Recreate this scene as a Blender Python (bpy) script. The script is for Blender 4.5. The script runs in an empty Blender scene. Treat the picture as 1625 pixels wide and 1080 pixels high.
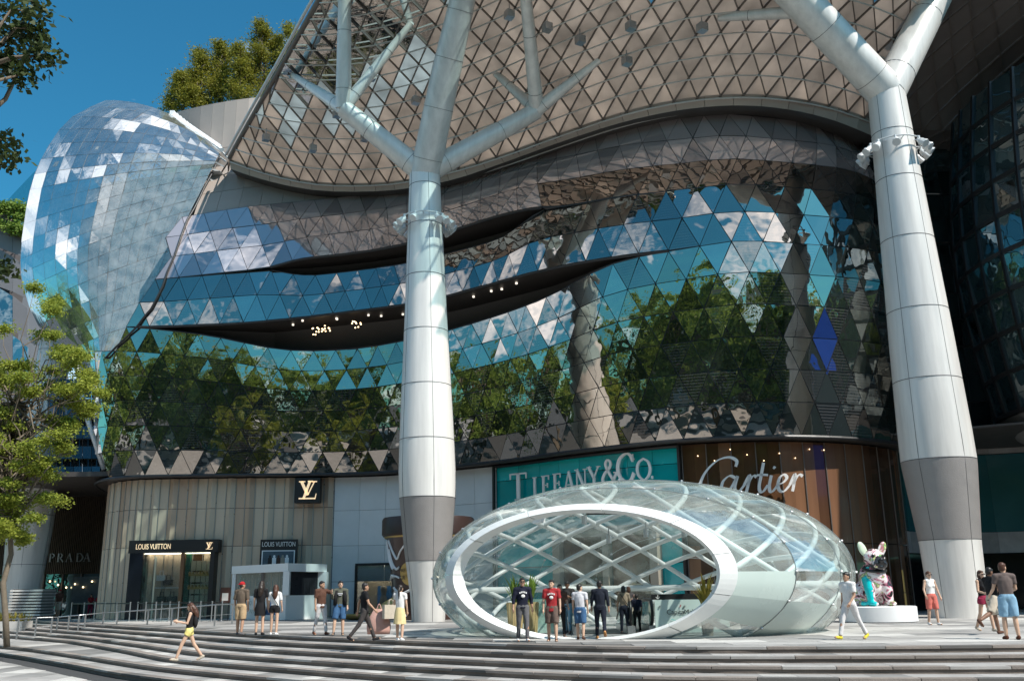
import bpy, bmesh, math, random
from mathutils import Vector, Matrix, Euler, noise
random.seed(7)
scene = bpy.context.scene
COL = scene.collection
R = math.radians

# ------------------------------------------------------------------ camera, sky, sun, exposure
FPX, PITCH, ROLL, EYE = 1500.0, R(14.93), R(0.8), 1.25
cam_d = bpy.data.cameras.new("camera"); cam = bpy.data.objects.new("camera", cam_d); COL.objects.link(cam)
_F = Vector((0, math.cos(PITCH), math.sin(PITCH))); _U0 = Vector((0, -math.sin(PITCH), math.cos(PITCH))); _R0 = Vector((1, 0, 0))
_R = _R0*math.cos(ROLL) - _U0*math.sin(ROLL); _U = _U0*math.cos(ROLL) + _R0*math.sin(ROLL); _O = Vector((0, 0, EYE))
M = Matrix((_R, _U, -_F)).transposed().to_4x4(); M.translation = _O
cam.matrix_world = M
cam_d.sensor_width = 36; cam_d.lens = 36*FPX/1625; cam_d.clip_start = 0.1; cam_d.clip_end = 3000
scene.camera = cam
scene.view_settings.view_transform = 'Standard'; scene.view_settings.look = 'None'
scene.view_settings.exposure = 0.40; scene.view_settings.gamma = 1.0; scene.view_settings.use_curve_mapping = False
scene.cycles.use_denoising = True
scene.cycles.max_bounces = 8; scene.cycles.transparent_max_bounces = 12; scene.cycles.glossy_bounces = 4
scene.cycles.caustics_reflective = False; scene.cycles.caustics_refractive = False
scene.cycles.sample_clamp_indirect = 6

SUN_AZ, SUN_EL = R(129), R(50)          # azimuth clockwise from +Y (the view direction)
SUN = Vector((math.sin(SUN_AZ)*math.cos(SUN_EL), math.cos(SUN_AZ)*math.cos(SUN_EL), math.sin(SUN_EL)))
world = bpy.data.worlds.new("World"); scene.world = world; world.use_nodes = True
wn, wl = world.node_tree.nodes, world.node_tree.links
wn.clear()
wo = wn.new('ShaderNodeOutputWorld'); bg = wn.new('ShaderNodeBackground'); sky = wn.new('ShaderNodeTexSky')
sky.sky_type = 'NISHITA'; sky.sun_disc = False; sky.sun_elevation = SUN_EL; sky.sun_rotation = SUN_AZ
sky.air_density = 1.2; sky.dust_density = 0.6; sky.ozone_density = 4.0; sky.altitude = 20
tint = wn.new('ShaderNodeMix'); tint.data_type = 'RGBA'; tint.blend_type = 'MULTIPLY'; tint.inputs[0].default_value = 1
tint.inputs[7].default_value = (0.20, 0.72, 0.80, 1)
# scattered fair-weather clouds all over the sky
tc = wn.new('ShaderNodeTexCoord'); mp = wn.new('ShaderNodeMapping'); mp.inputs['Scale'].default_value = (1, 1, 2.4)
mp.inputs['Location'].default_value = (1.3, 7.4, 2.2)
nz = wn.new('ShaderNodeTexNoise'); nz.inputs['Scale'].default_value = 2.6; nz.inputs['Detail'].default_value = 9; nz.inputs['Roughness'].default_value = 0.56
cr = wn.new('ShaderNodeValToRGB'); cr.color_ramp.elements[0].position = 0.54; cr.color_ramp.elements[1].position = 0.69
cmix = wn.new('ShaderNodeMix'); cmix.data_type = 'RGBA'; cmix.inputs[7].default_value = (13.0, 13.4, 14.0, 1)
wl.new(tc.outputs['Generated'], mp.inputs[0]); wl.new(mp.outputs[0], nz.inputs['Vector']); wl.new(nz.outputs['Fac'], cr.inputs[0])
wl.new(sky.outputs[0], tint.inputs[6]); wl.new(tint.outputs[2], cmix.inputs[6]); wl.new(cr.outputs[0], cmix.inputs[0])
wl.new(cmix.outputs[2], bg.inputs[0]); bg.inputs[1].default_value = 0.12; wl.new(bg.outputs[0], wo.inputs[0])
sun_d = bpy.data.lights.new("sun", 'SUN'); sun_d.energy = 4.8; sun_d.angle = R(0.53); sun_d.color = (1.0, 0.94, 0.85)
sun = bpy.data.objects.new("sun", sun_d); COL.objects.link(sun); sun.rotation_euler = SUN.to_track_quat('Z', 'Y').to_euler()

# ------------------------------------------------------------------ helpers
def ray(px, py): return _F + _R*((px-812.5)/FPX) - _U*((py-540)/FPX)
def at_y(px, py, Y): d = ray(px, py); return _O + d*(Y/d.y)
def at_z(px, py, z): d = ray(px, py); return _O + d*((z-EYE)/d.z)
def proj(P):
    v = Vector(P) - _O; zc = v.dot(_F); return 812.5 + FPX*v.dot(_R)/zc, 540 - FPX*v.dot(_U)/zc
def lerp(a, b, t): return a + (b-a)*t
def interp(tab, x):
    if x <= tab[0][0]: return tab[0][1]
    for (x0, y0), (x1, y1) in zip(tab, tab[1:]):
        if x <= x1: return lerp(y0, y1, (x-x0)/(x1-x0))
    return tab[-1][1]
def smooth_tab(tab, n=6):
    out = []
    for i in range(len(tab)-1):
        p0 = tab[max(i-1, 0)]; p1 = tab[i]; p2 = tab[i+1]; p3 = tab[min(i+2, len(tab)-1)]
        for k in range(n):
            t = k/n
            out.append(tuple(0.5*((2*b) + (-a+c)*t + (2*a-5*b+4*c-d)*t*t + (-a+3*b-3*c+d)*t**3) for a, b, c, d in zip(p0, p1, p2, p3)))
    out.append(tuple(tab[-1])); return out

def link(o, parent=None):
    COL.objects.link(o)
    if parent is not None: o.parent = parent
    return o
def tag(o, label=None, cat=None, group=None, kind=None):
    if label: o['label'] = label
    if cat: o['category'] = cat
    if group: o['group'] = group
    if kind: o['kind'] = kind
    return o
def empty(name, loc=(0, 0, 0), rz=0, label=None, cat=None, group=None, kind=None):
    o = bpy.data.objects.new(name, None); link(o); o.location = loc; o.rotation_euler = (0, 0, rz); o.empty_display_size = 0.3
    return tag(o, label, cat, group, kind)
def copy_tree(o, parent=None):
    c = o.copy(); link(c, parent)
    for ch in o.children: copy_tree(ch, c)
    return c

class MB:
    def __init__(s): s.v = []; s.f = []; s.m = []; s.mi = 0; s.X = None
    def add(s, vs, fs):
        b = len(s.v)
        if s.X is not None: vs = [s.X @ Vector(v) for v in vs]
        s.v += [tuple(v) for v in vs]; s.f += [tuple(b+i for i in f) for f in fs]; s.m += [s.mi]*len(fs); return s
    def box(s, c, d, rz=0, taper=1.0):
        x, y, z = d[0]/2, d[1]/2, d[2]/2; cs, sn = math.cos(rz), math.sin(rz); vs = []
        for k in (-1, 1):
            t = taper if k > 0 else 1
            for i, j in ((-1, -1), (1, -1), (1, 1), (-1, 1)):
                a, b = i*x*t, j*y*t; vs.append((c[0]+a*cs-b*sn, c[1]+a*sn+b*cs, c[2]+k*z))
        return s.add(vs, [(3, 2, 1, 0), (4, 5, 6, 7), (0, 1, 5, 4), (1, 2, 6, 5), (2, 3, 7, 6), (3, 0, 4, 7)])
    def tube(s, pts, rad, n=8, cap=True, sx=1.0):
        pts = [Vector(p) for p in pts]; rs = rad if isinstance(rad, (list, tuple)) else [rad]*len(pts)
        vs = []; fs = []; prev = None
        for i, p in enumerate(pts):
            t = (pts[min(i+1, len(pts)-1)] - pts[max(i-1, 0)])
            t = t.normalized() if t.length > 1e-9 else Vector((0, 0, 1))
            if prev is None:
                a = Vector((1, 0, 0)) if abs(t.x) < 0.9 else Vector((0, 1, 0)); nrm = (a - t*a.dot(t)).normalized()
            else:
                nrm = prev - t*prev.dot(t); nrm = nrm.normalized() if nrm.length > 1e-6 else prev
            prev = nrm; bi = t.cross(nrm)
            for k in range(n):
                a = 2*math.pi*k/n; vs.append(p + nrm*(math.cos(a)*rs[i]*sx) + bi*(math.sin(a)*rs[i]))
        for i in range(len(pts)-1):
            for k in range(n):
                k2 = (k+1) % n; fs.append((i*n+k, i*n+k2, (i+1)*n+k2, (i+1)*n+k))
        if cap: fs.append(tuple(reversed(range(n)))); fs.append(tuple((len(pts)-1)*n+k for k in range(n)))
        return s.add(vs, fs)
    def bar(s, a, b, w, h=None):
        h = h or w; a = Vector(a); b = Vector(b); t = (b-a).normalized()
        u = Vector((0, 0, 1)) if abs(t.z) < 0.95 else Vector((0, 1, 0)); r = t.cross(u).normalized(); u = r.cross(t)
        vs = [p + r*(i*w/2) + u*(j*h/2) for p in (a, b) for i, j in ((-1, -1), (1, -1), (1, 1), (-1, 1))]
        return s.add(vs, [(0, 1, 2, 3), (7, 6, 5, 4), (0, 4, 5, 1), (1, 5, 6, 2), (2, 6, 7, 3), (3, 7, 4, 0)])
    def lathe(s, prof, c=(0, 0, 0), n=24, cap=True):
        vs = []; fs = []
        for r, z in prof:
            for k in range(n): a = 2*math.pi*k/n; vs.append((c[0]+r*math.cos(a), c[1]+r*math.sin(a), c[2]+z))
        for i in range(len(prof)-1):
            for k in range(n): k2 = (k+1) % n; fs.append((i*n+k, i*n+k2, (i+1)*n+k2, (i+1)*n+k))
        if cap: fs.append(tuple(reversed(range(n)))); fs.append(tuple((len(prof)-1)*n+k for k in range(n)))
        return s.add(vs, fs)
    def ell(s, c, r, n=12, m=8, rot=None):
        vs = []; fs = []
        for i in range(m+1):
            th = math.pi*i/m
            for k in range(n):
                a = 2*math.pi*k/n; v = Vector((r[0]*math.sin(th)*math.cos(a), r[1]*math.sin(th)*math.sin(a), r[2]*math.cos(th)))
                if rot is not None: v = rot @ v
                vs.append(v + Vector(c))
        for i in range(m):
            for k in range(n): k2 = (k+1) % n; fs.append((i*n+k, (i+1)*n+k, (i+1)*n+k2, i*n+k2))
        return s.add(vs, fs)
    def grid(s, P):
        n, m = len(P), len(P[0]); vs = [p for row in P for p in row]
        return s.add(vs, [(i*m+j, i*m+j+1, (i+1)*m+j+1, (i+1)*m+j) for i in range(n-1) for j in range(m-1)])
    def slab(s, pts, th, nrm=None):
        pts = [Vector(p) for p in pts]
        if nrm is None: nrm = (pts[1]-pts[0]).cross(pts[2]-pts[0]).normalized()
        n = len(pts); vs = pts + [p - nrm*th for p in pts]
        return s.add(vs, [tuple(range(n)), tuple(reversed(range(n, 2*n)))] + [(i, i+n, (i+1) % n + n, (i+1) % n) for i in range(n)])
    def mesh(s, name, mats, smooth=False):
        me = bpy.data.meshes.new(name); me.from_pydata(s.v, [], s.f)
        for m in (mats if isinstance(mats, (list, tuple)) else [mats]): me.materials.append(MAT[m] if isinstance(m, str) else m)
        if any(s.m): me.polygons.foreach_set('material_index', s.m)
        if smooth: me.polygons.foreach_set('use_smooth', [True]*len(me.polygons))
        me.update(); return me
    def build(s, name, mats, parent=None, smooth=False, fix=True, sharp=None):
        me = s.mesh(name, mats, smooth)
        if fix:
            bm = bmesh.new(); bm.from_mesh(me); bmesh.ops.remove_doubles(bm, verts=bm.verts, dist=1e-5)
            bmesh.ops.recalc_face_normals(bm, faces=bm.faces); bm.to_mesh(me); bm.free()
        if smooth and sharp: me.set_sharp_from_angle(angle=R(sharp))
        return link(bpy.data.objects.new(name, me), parent)

def pane_mesh(pts, nrm, th, matname, inset=0.0):
    c = sum(pts, Vector())/len(pts)
    q = [p + (c-p).normalized()*inset - c for p in pts]
    b = MB(); b.slab(q, th, nrm); return b.mesh('pane', matname), c
def pane(name, pts, nrm, th, matname, parent, inset=0.0):
    me, c = pane_mesh(pts, nrm, th, matname, inset)
    o = link(bpy.data.objects.new(name, me), parent); o.location = c; return o

# ------------------------------------------------------------------ materials
MAT = {}
def mk(name):
    m = bpy.data.materials.new(name); m.use_nodes = True; nt = m.node_tree; nt.nodes.clear()
    out = nt.nodes.new('ShaderNodeOutputMaterial'); MAT[name] = m; return m, nt, out
def N(nt, t, **kw):
    n = nt.nodes.new(t)
    for k, v in kw.items(): setattr(n, k, v)
    return n
def mat(name, col, rough=0.6, metal=0.0, var=0.12, scale=3.0, bump=0.0, bscale=40.0, spec=0.5, coord='Object', emit=None, es=1.0, stretch=None, coat=0):
    m, nt, out = mk(name); L = nt.links.new
    p = N(nt, 'ShaderNodeBsdfPrincipled'); L(p.outputs[0], out.inputs[0])
    p.inputs['Roughness'].default_value = rough; p.inputs['Metallic'].default_value = metal; p.inputs['Specular IOR Level'].default_value = spec
    p.inputs['Coat Weight'].default_value = coat
    c = (*col, 1)
    t = N(nt, 'ShaderNodeTexCoord'); src = t.outputs[coord]
    if stretch:
        mp = N(nt, 'ShaderNodeMapping'); mp.inputs['Scale'].default_value = stretch; L(src, mp.inputs[0]); src = mp.outputs[0]
    if var > 0:
        nz = N(nt, 'ShaderNodeTexNoise'); nz.inputs['Scale'].default_value = scale; nz.inputs['Detail'].default_value = 6; nz.inputs['Roughness'].default_value = 0.65
        L(src, nz.inputs['Vector'])
        oi = N(nt, 'ShaderNodeObjectInfo'); ad = N(nt, 'ShaderNodeMath', operation='MULTIPLY_ADD')
        L(oi.outputs['Random'], ad.inputs[0]); ad.inputs[1].default_value = 0.35; L(nz.outputs['Fac'], ad.inputs[2])
        mr = N(nt, 'ShaderNodeMapRange'); mr.inputs['From Min'].default_value = 0.3; mr.inputs['From Max'].default_value = 1.05
        mr.inputs['To Min'].default_value = 1-var; mr.inputs['To Max'].default_value = 1+var; L(ad.outputs[0], mr.inputs[0])
        mx = N(nt, 'ShaderNodeMix', data_type='RGBA', blend_type='MULTIPLY'); mx.inputs[0].default_value = 1; mx.inputs[6].default_value = c
        L(mr.outputs[0], mx.inputs[7]); L(mx.outputs[2], p.inputs['Base Color'])
        rr = N(nt, 'ShaderNodeMapRange'); rr.inputs['To Min'].default_value = max(rough-0.1, 0.03); rr.inputs['To Max'].default_value = min(rough+0.1, 1); L(nz.outputs['Fac'], rr.inputs[0]); L(rr.outputs[0], p.inputs['Roughness'])
    else: p.inputs['Base Color'].default_value = c
    if bump > 0:
        b = N(nt, 'ShaderNodeBump'); b.inputs['Strength'].default_value = bump; b.inputs['Distance'].default_value = 0.02
        n2 = N(nt, 'ShaderNodeTexNoise'); n2.inputs['Scale'].default_value = bscale; n2.inputs['Detail'].default_value = 4
        L(src, n2.inputs['Vector']); L(n2.outputs['Fac'], b.inputs['Height']); L(b.outputs[0], p.inputs['Normal'])
    if emit: p.inputs['Emission Color'].default_value = (*emit, 1); p.inputs['Emission Strength'].default_value = es
    return m
def mirror_glass(name, body, tintc, fac=0.45, wave=0.02, wscale=0.7, rough=0.01, blinds=0.0, vary=0.25, ior=1.5):
    """coated facade glass: dark body behind a partly reflecting, slightly wavy sheet"""
    m, nt, out = mk(name); L = nt.links.new
    d = N(nt, 'ShaderNodeBsdfDiffuse'); g = N(nt, 'ShaderNodeBsdfAnisotropic'); g.inputs['Roughness'].default_value = rough; g.inputs['Color'].default_value = (*tintc, 1)
    mix = N(nt, 'ShaderNodeMixShader'); L(d.outputs[0], mix.inputs[1]); L(g.outputs[0], mix.inputs[2]); L(mix.outputs[0], out.inputs[0])
    geo = N(nt, 'ShaderNodeNewGeometry'); oi = N(nt, 'ShaderNodeObjectInfo'); ad = N(nt, 'ShaderNodeMath', operation='ADD'); fr = N(nt, 'ShaderNodeMath', operation='FRACT')
    L(geo.outputs['Random Per Island'], ad.inputs[0]); L(oi.outputs['Random'], ad.inputs[1]); L(ad.outputs[0], fr.inputs[0])
    lw = N(nt, 'ShaderNodeFresnel'); lw.inputs['IOR'].default_value = ior
    mr = N(nt, 'ShaderNodeMapRange'); mr.inputs['To Min'].default_value = fac*(1-vary); mr.inputs['To Max'].default_value = min(fac*(1+vary), 1); L(fr.outputs[0], mr.inputs[0])
    a2 = N(nt, 'ShaderNodeMath', operation='ADD'); a2.use_clamp = True; L(mr.outputs[0], a2.inputs[0]); L(lw.outputs[0], a2.inputs[1]); L(a2.outputs[0], mix.inputs[0])
    tcn = N(nt, 'ShaderNodeNewGeometry')
    nz = N(nt, 'ShaderNodeTexNoise'); nz.inputs['Scale'].default_value = wscale; nz.inputs['Detail'].default_value = 1.5
    off = N(nt, 'ShaderNodeVectorMath', operation='MULTIPLY_ADD'); cmb = N(nt, 'ShaderNodeCombineXYZ')
    L(fr.outputs[0], cmb.inputs[0]); L(fr.outputs[0], cmb.inputs[2]); L(cmb.outputs[0], off.inputs[0]); off.inputs[1].default_value = (40, 40, 40); L(tcn.outputs['Position'], off.inputs[2])
    L(off.outputs[0], nz.inputs['Vector'])
    b = N(nt, 'ShaderNodeBump'); b.inputs['Strength'].default_value = 1; b.inputs['Distance'].default_value = wave; L(nz.outputs['Fac'], b.inputs['Height']); L(b.outputs[0], g.inputs['Normal'])
    cr = N(nt, 'ShaderNodeMix', data_type='RGBA'); cr.inputs[6].default_value = (*[x*0.55 for x in body], 1); cr.inputs[7].default_value = (*[x*1.5 for x in body], 1)
    L(fr.outputs[0], cr.inputs[0])
    if blinds:
        sep = N(nt, 'ShaderNodeSeparateXYZ'); L(tcn.outputs['Position'], sep.inputs[0])
        wv = N(nt, 'ShaderNodeMath', operation='SINE'); ml = N(nt, 'ShaderNodeMath', operation='MULTIPLY'); ml.inputs[1].default_value = 2*math.pi/0.15
        L(sep.outputs[2], ml.inputs[0]); L(ml.outputs[0], wv.inputs[0])
        gt = N(nt, 'ShaderNodeMath', operation='GREATER_THAN'); gt.inputs[1].default_value = 0.35; L(wv.outputs[0], gt.inputs[0])
        bl = N(nt, 'ShaderNodeMix', data_type='RGBA'); bl.inputs[7].default_value = (blinds, blinds*1.05, blinds*1.1, 1); L(gt.outputs[0], bl.inputs[0]); L(cr.outputs[2], bl.inputs[6]); L(bl.outputs[2], d.inputs[0])
    else: L(cr.outputs[2], d.inputs[0])
    return m
def clear_glass(name, tintc=(0.9, 0.97, 0.96), body=(0.5, 0.6, 0.6), haze=0.1, refl=0.08, rough=0.0, ior=1.35, graze=1.0):
    """thin sheet of real glass: see-through, with mirror reflection growing at grazing angles and a dusty film"""
    m, nt, out = mk(name); L = nt.links.new
    t = N(nt, 'ShaderNodeBsdfTransparent'); t.inputs[0].default_value = (*tintc, 1)
    d = N(nt, 'ShaderNodeBsdfDiffuse'); d.inputs[0].default_value = (*body, 1)
    g = N(nt, 'ShaderNodeBsdfAnisotropic'); g.inputs['Roughness'].default_value = rough
    m1 = N(nt, 'ShaderNodeMixShader'); L(t.outputs[0], m1.inputs[1]); L(d.outputs[0], m1.inputs[2])
    nz = N(nt, 'ShaderNodeTexNoise'); nz.inputs['Scale'].default_value = 1.3; nz.inputs['Detail'].default_value = 5
    geo = N(nt, 'ShaderNodeNewGeometry'); L(geo.outputs['Position'], nz.inputs['Vector'])
    mr = N(nt, 'ShaderNodeMapRange'); mr.inputs['From Min'].default_value = 0.3; mr.inputs['From Max'].default_value = 0.7; mr.inputs['To Min'].default_value = haze*0.5; mr.inputs['To Max'].default_value = haze*1.6
    L(nz.outputs['Fac'], mr.inputs[0]); L(mr.outputs[0], m1.inputs[0])
    lw = N(nt, 'ShaderNodeFresnel'); lw.inputs['IOR'].default_value = ior
    a2 = N(nt, 'ShaderNodeMath', operation='MULTIPLY_ADD'); a2.use_clamp = True; a2.inputs[1].default_value = graze; a2.inputs[2].default_value = refl; L(lw.outputs[0], a2.inputs[0])
    m2 = N(nt, 'ShaderNodeMixShader'); L(a2.outputs[0], m2.inputs[0]); L(m1.outputs[0], m2.inputs[1]); L(g.outputs[0], m2.inputs[2]); L(m2.outputs[0], out.inputs[0])
    b = N(nt, 'ShaderNodeBump'); b.inputs['Distance'].default_value = 0.01; L(nz.outputs['Fac'], b.inputs['Height']); L(b.outputs[0], g.inputs['Normal'])
    return m
def leaf_mat(name, c1, c2, trans=0.35):
    m, nt, out = mk(name); L = nt.links.new
    d = N(nt, 'ShaderNodeBsdfPrincipled'); d.inputs['Roughness'].default_value = 0.55; d.inputs['Specular IOR Level'].default_value = 0.25
    tr = N(nt, 'ShaderNodeBsdfTranslucent'); mx = N(nt, 'ShaderNodeMixShader'); mx.inputs[0].default_value = trans
    geo = N(nt, 'ShaderNodeNewGeometry'); cr = N(nt, 'ShaderNodeMix', data_type='RGBA'); cr.inputs[6].default_value = (*c1, 1); cr.inputs[7].default_value = (*c2, 1)
    nz = N(nt, 'ShaderNodeTexNoise'); nz.inputs['Scale'].default_value = 0.9; L(geo.outputs['Position'], nz.inputs['Vector'])
    ad = N(nt, 'ShaderNodeMath', operation='MULTIPLY_ADD'); L(geo.outputs['Random Per Island'], ad.inputs[0]); ad.inputs[1].default_value = 0.6
    sb = N(nt, 'ShaderNodeMath', operation='SUBTRACT'); L(nz.outputs['Fac'], sb.inputs[0]); sb.inputs[1].default_value = 0.28; L(sb.outputs[0], ad.inputs[2]); ad.use_clamp = True
    L(ad.outputs[0], cr.inputs[0]); L(cr.outputs[2], d.inputs['Base Color']); L(cr.outputs[2], tr.inputs[0])
    L(d.outputs[0], mx.inputs[1]); L(tr.outputs[0], mx.inputs[2]); L(mx.outputs[0], out.inputs[0]); return m
def cloth_mat(name, col): return mat(name, col, 0.85, 0, 0.18, 9, 0.25, 25, spec=0.2)

mat('stone_pale', (0.47, 0.46, 0.44), 0.6, 0, 0.4, 1.1, 0.15, 60)
mat('stone_grey', (0.34, 0.33, 0.32), 0.6, 0, 0.42, 0.9, 0.15, 60)
mat('stone_dark', (0.23, 0.225, 0.22), 0.6, 0, 0.42, 1.1, 0.1, 60)
mat('stone_bed', (0.12, 0.115, 0.11), 0.8, 0, 0.2, 1.0)
mat('riser_brown', (0.15, 0.125, 0.11), 0.8, 0, 0.4, 2.5, 0.3, 30)
mat('nosing_brown', (0.24, 0.21, 0.19), 0.7, 0, 0.4, 1.2, 0.3, 30)
mat('asphalt', (0.05, 0.05, 0.052), 0.85, 0, 0.2, 1.5, 0.2, 80)
mat('column_white', (0.68, 0.66, 0.63), 0.36, 0.1, 0.26, 2.2, 0.05, 2, stretch=(1, 1, .07))
mat('column_mesh', (0.3, 0.28, 0.27), 0.55, 0.3, 0.1, 2, 0.6, 26)
mat('joint_dark', (0.06, 0.06, 0.065), 0.6, 0, 0)
mat('steel_white', (0.60, 0.62, 0.63), 0.35, 0.1, 0.06, 1)
mat('dome_white', (0.75, 0.78, 0.78), 0.35, 0.0, 0.05, 1)
mat('dome_panel', (0.55, 0.66, 0.63), 0.25, 0.0, 0.05, 0.5, coat=0.4)
mat('beam_brown', (0.16, 0.135, 0.12), 0.55, 0.2, 0.12, 1)
mat('rod_pale', (0.55, 0.53, 0.5), 0.4, 0.3, 0.08, 1)
mat('rim_beige', (0.34, 0.29, 0.25), 0.5, 0.1, 0.12, 0.8)
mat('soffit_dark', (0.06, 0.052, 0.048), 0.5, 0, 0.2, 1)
mat('cladding_beige', (0.36, 0.31, 0.28), 0.6, 0.1, 0.1, 0.7, 0.2, 30)
mat('cladding_grey', (0.2, 0.19, 0.2), 0.5, 0.2, 0.12, 0.5)
mat('mullion', (0.03, 0.032, 0.035), 0.4, 0.3, 0)
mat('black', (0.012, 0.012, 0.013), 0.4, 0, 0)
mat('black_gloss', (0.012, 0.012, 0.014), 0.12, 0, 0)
mat('core_dark', (0.02, 0.02, 0.02), 0.8, 0, 0)
mat('white_paint', (0.78, 0.79, 0.8), 0.4, 0, 0.05, 1)
mat('gold', (0.45, 0.32, 0.12), 0.35, 0.7, 0.15, 3)
mat('steel', (0.45, 0.46, 0.47), 0.3, 0.8, 0.08, 3)
mat('bark', (0.16, 0.13, 0.095), 0.9, 0, 0.3, 6, 0.5, 25)
mat('bulb', (1, 0.8, 0.5), 0.5, 0, 0, emit=(1, 0.72, 0.4), es=3)
mat('bulb_dim', (1, 0.9, 0.8), 0.5, 0, 0, emit=(1, 0.9, 0.75), es=1.0)
mirror_glass('facade_glass', (0.018, 0.026, 0.024), (1.0, 0.87, 0.77), 0.42, 0.020, 0.9)
mirror_glass('facade_blinds', (0.012, 0.018, 0.02), (0.98, 0.86, 0.76), 0.37, 0.018, 0.9, blinds=0.07)
mirror_glass('facade_pale', (0.44, 0.38, 0.38), (0.92, 0.87, 0.88), 0.42, 0.013, 0.9)  # pale pinkish body stands in for canopy light reflected on the upper rows
mirror_glass('blob_glass', (0.55, 0.55, 0.54), (0.74, 0.74, 0.74), 0.17, 0.006, 0.4, vary=0.3, ior=1.18)
mirror_glass('wing_glass', (0.02, 0.045, 0.052), (0.6, 0.75, 0.8), 0.4, 0.03, 0.8)
mirror_glass('tower_glass', (0.02, 0.12, 0.17), (0.5, 0.8, 0.9), 0.4, 0.002, 1)
clear_glass('canopy_clear', (0.80, 0.93, 0.93), (0.5, 0.55, 0.55), 0.10, 0.05)
clear_glass('dome_glass', (0.90, 0.97, 0.95), (0.75, 0.85, 0.82), 0.2, 0.02, ior=1.3, graze=.4)
clear_glass('shop_glass', (0.86, 0.9, 0.9), (0.4, 0.4, 0.4), 0.02, 0.06)
clear_glass('green_glass', (0.55, 0.78, 0.70), (0.5, 0.72, 0.64), 0.55, 0.05)
def translucent(name, c, tr=0.5):
    m, nt, out = mk(name); L = nt.links.new
    d = N(nt, 'ShaderNodeBsdfDiffuse'); t = N(nt, 'ShaderNodeBsdfTranslucent'); mx = N(nt, 'ShaderNodeMixShader'); mx.inputs[0].default_value = tr
    geo = N(nt, 'ShaderNodeNewGeometry'); oi = N(nt, 'ShaderNodeObjectInfo'); nz = N(nt, 'ShaderNodeTexNoise'); nz.inputs['Scale'].default_value = 0.8; nz.inputs['Detail'].default_value = 8; L(geo.outputs['Position'], nz.inputs['Vector'])
    ad = N(nt, 'ShaderNodeMath', operation='ADD'); fr = N(nt, 'ShaderNodeMath', operation='FRACT'); L(oi.outputs['Random'], ad.inputs[0]); L(geo.outputs['Random Per Island'], ad.inputs[1]); L(ad.outputs[0], fr.inputs[0])
    ma = N(nt, 'ShaderNodeMath', operation='MULTIPLY_ADD'); L(fr.outputs[0], ma.inputs[0]); ma.inputs[1].default_value = 0.35; L(nz.outputs['Fac'], ma.inputs[2])
    mr = N(nt, 'ShaderNodeMapRange'); mr.inputs['From Min'].default_value = 0.3; mr.inputs['From Max'].default_value = 1.0; mr.inputs['To Min'].default_value = 0.72; mr.inputs['To Max'].default_value = 1.25; L(ma.outputs[0], mr.inputs[0])
    cm = N(nt, 'ShaderNodeMix', data_type='RGBA', blend_type='MULTIPLY'); cm.inputs[0].default_value = 1; cm.inputs[6].default_value = (*c, 1); L(mr.outputs[0], cm.inputs[7])
    L(cm.outputs[2], d.inputs[0]); L(cm.outputs[2], t.inputs[0]); L(d.outputs[0], mx.inputs[1]); L(t.outputs[0], mx.inputs[2]); L(mx.outputs[0], out.inputs[0])
translucent('canopy_beige', (0.56, 0.50, 0.45), 0.58)
translucent('canopy_grey', (0.58, 0.62, 0.62), 0.62)
mat('canopy_shaded', (0.15, 0.135, 0.13), 0.5, 0, 0.15, 0.8)  # dark tone paints in the shade under the solid roof above

mat('ceiling_light', (1, .95, .85), .5, 0, 0, emit=(1, .86, .66), es=7)
clear_glass('bulb_glass', (0.80, 0.88, 0.91), (0.62, 0.64, 0.64), 0.34, 0.16, ior=1.35, graze=.6)
mirror_glass('dark_glass', (0.02, 0.022, 0.024), (0.7, 0.75, 0.78), 0.10, 0.01, 0.8, vary=.5, ior=1.3)
# ------------------------------------------------------------------ ground: plaza, steps, lower pavement
TOP = smooth_tab([(-62, 96), (-45, 80), (-31, 62), (-20, 48), (-13.6, 40), (-8, 33), (-4.6, 29.4), (-1.5, 26.3), (2.6, 23.2), (7.7, 22.0), (14, 21.6), (26, 21.6), (40, 22)], 8)
BOT = smooth_tab([(-60, 74), (-44, 60), (-31, 47), (-22.5, 40.5), (-16, 33), (-11.6, 27.5), (-7, 23), (-3, 19.6), (2, 16.4), (7.4, 14.6), (14, 14.0), (26, 14.0), (40, 14.4)], 8)
NSTEP, RISE = 7, 0.135
def step_pt(i, k):
    """i-th sample along the flight, k-th riser line (0 = plaza edge, NSTEP = lowest riser); the far left flight has a landing half way down"""
    f = k/NSTEP; a = Vector(TOP[i]); b = Vector(BOT[i])
    w = min(max((-a.x-9)/10, 0), 1)
    g = [0, .09, .18, .27, .36, .72, .86, 1.0][k]
    return a.lerp(b, lerp(f, g, w))
LOW = -NSTEP*RISE
def sheet(name, pts, z, m, kind='structure', parent=None):
    b = MB(); b.add([(x, y, z) for x, y in pts], [tuple(range(len(pts)))]); o = b.build(name, m, parent, fix=False); return tag(o, kind=kind) if parent is None else o
ground = sheet('ground', [(-1500, -1500), (1500, -1500), (1500, 1500), (-1500, 1500)], LOW-0.03, 'asphalt')
# paving of the street side below the steps
b = MB(); b.add([(p[0], p[1]-0.0, LOW) for p in BOT] + [(40, -12, LOW), (-60, -12, LOW)], [tuple(reversed(range(len(BOT)+2)))]); street = tag(b.build('lower_pavement', 'stone_grey', fix=False), kind='structure')
b = MB(); pl = [(p[0], p[1], -0.012) for p in TOP] + [(60, 110, -0.012), (-62, 130, -0.012)]
b.add(pl, [tuple(range(len(pl)))]); plaza = tag(b.build('plaza', 'stone_bed', fix=False), kind='structure')
def top_y(x): return interp([(p[0], p[1]) for p in TOP], x)
def bot_y(x): return interp([(p[0], p[1]) for p in BOT], x)
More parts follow.
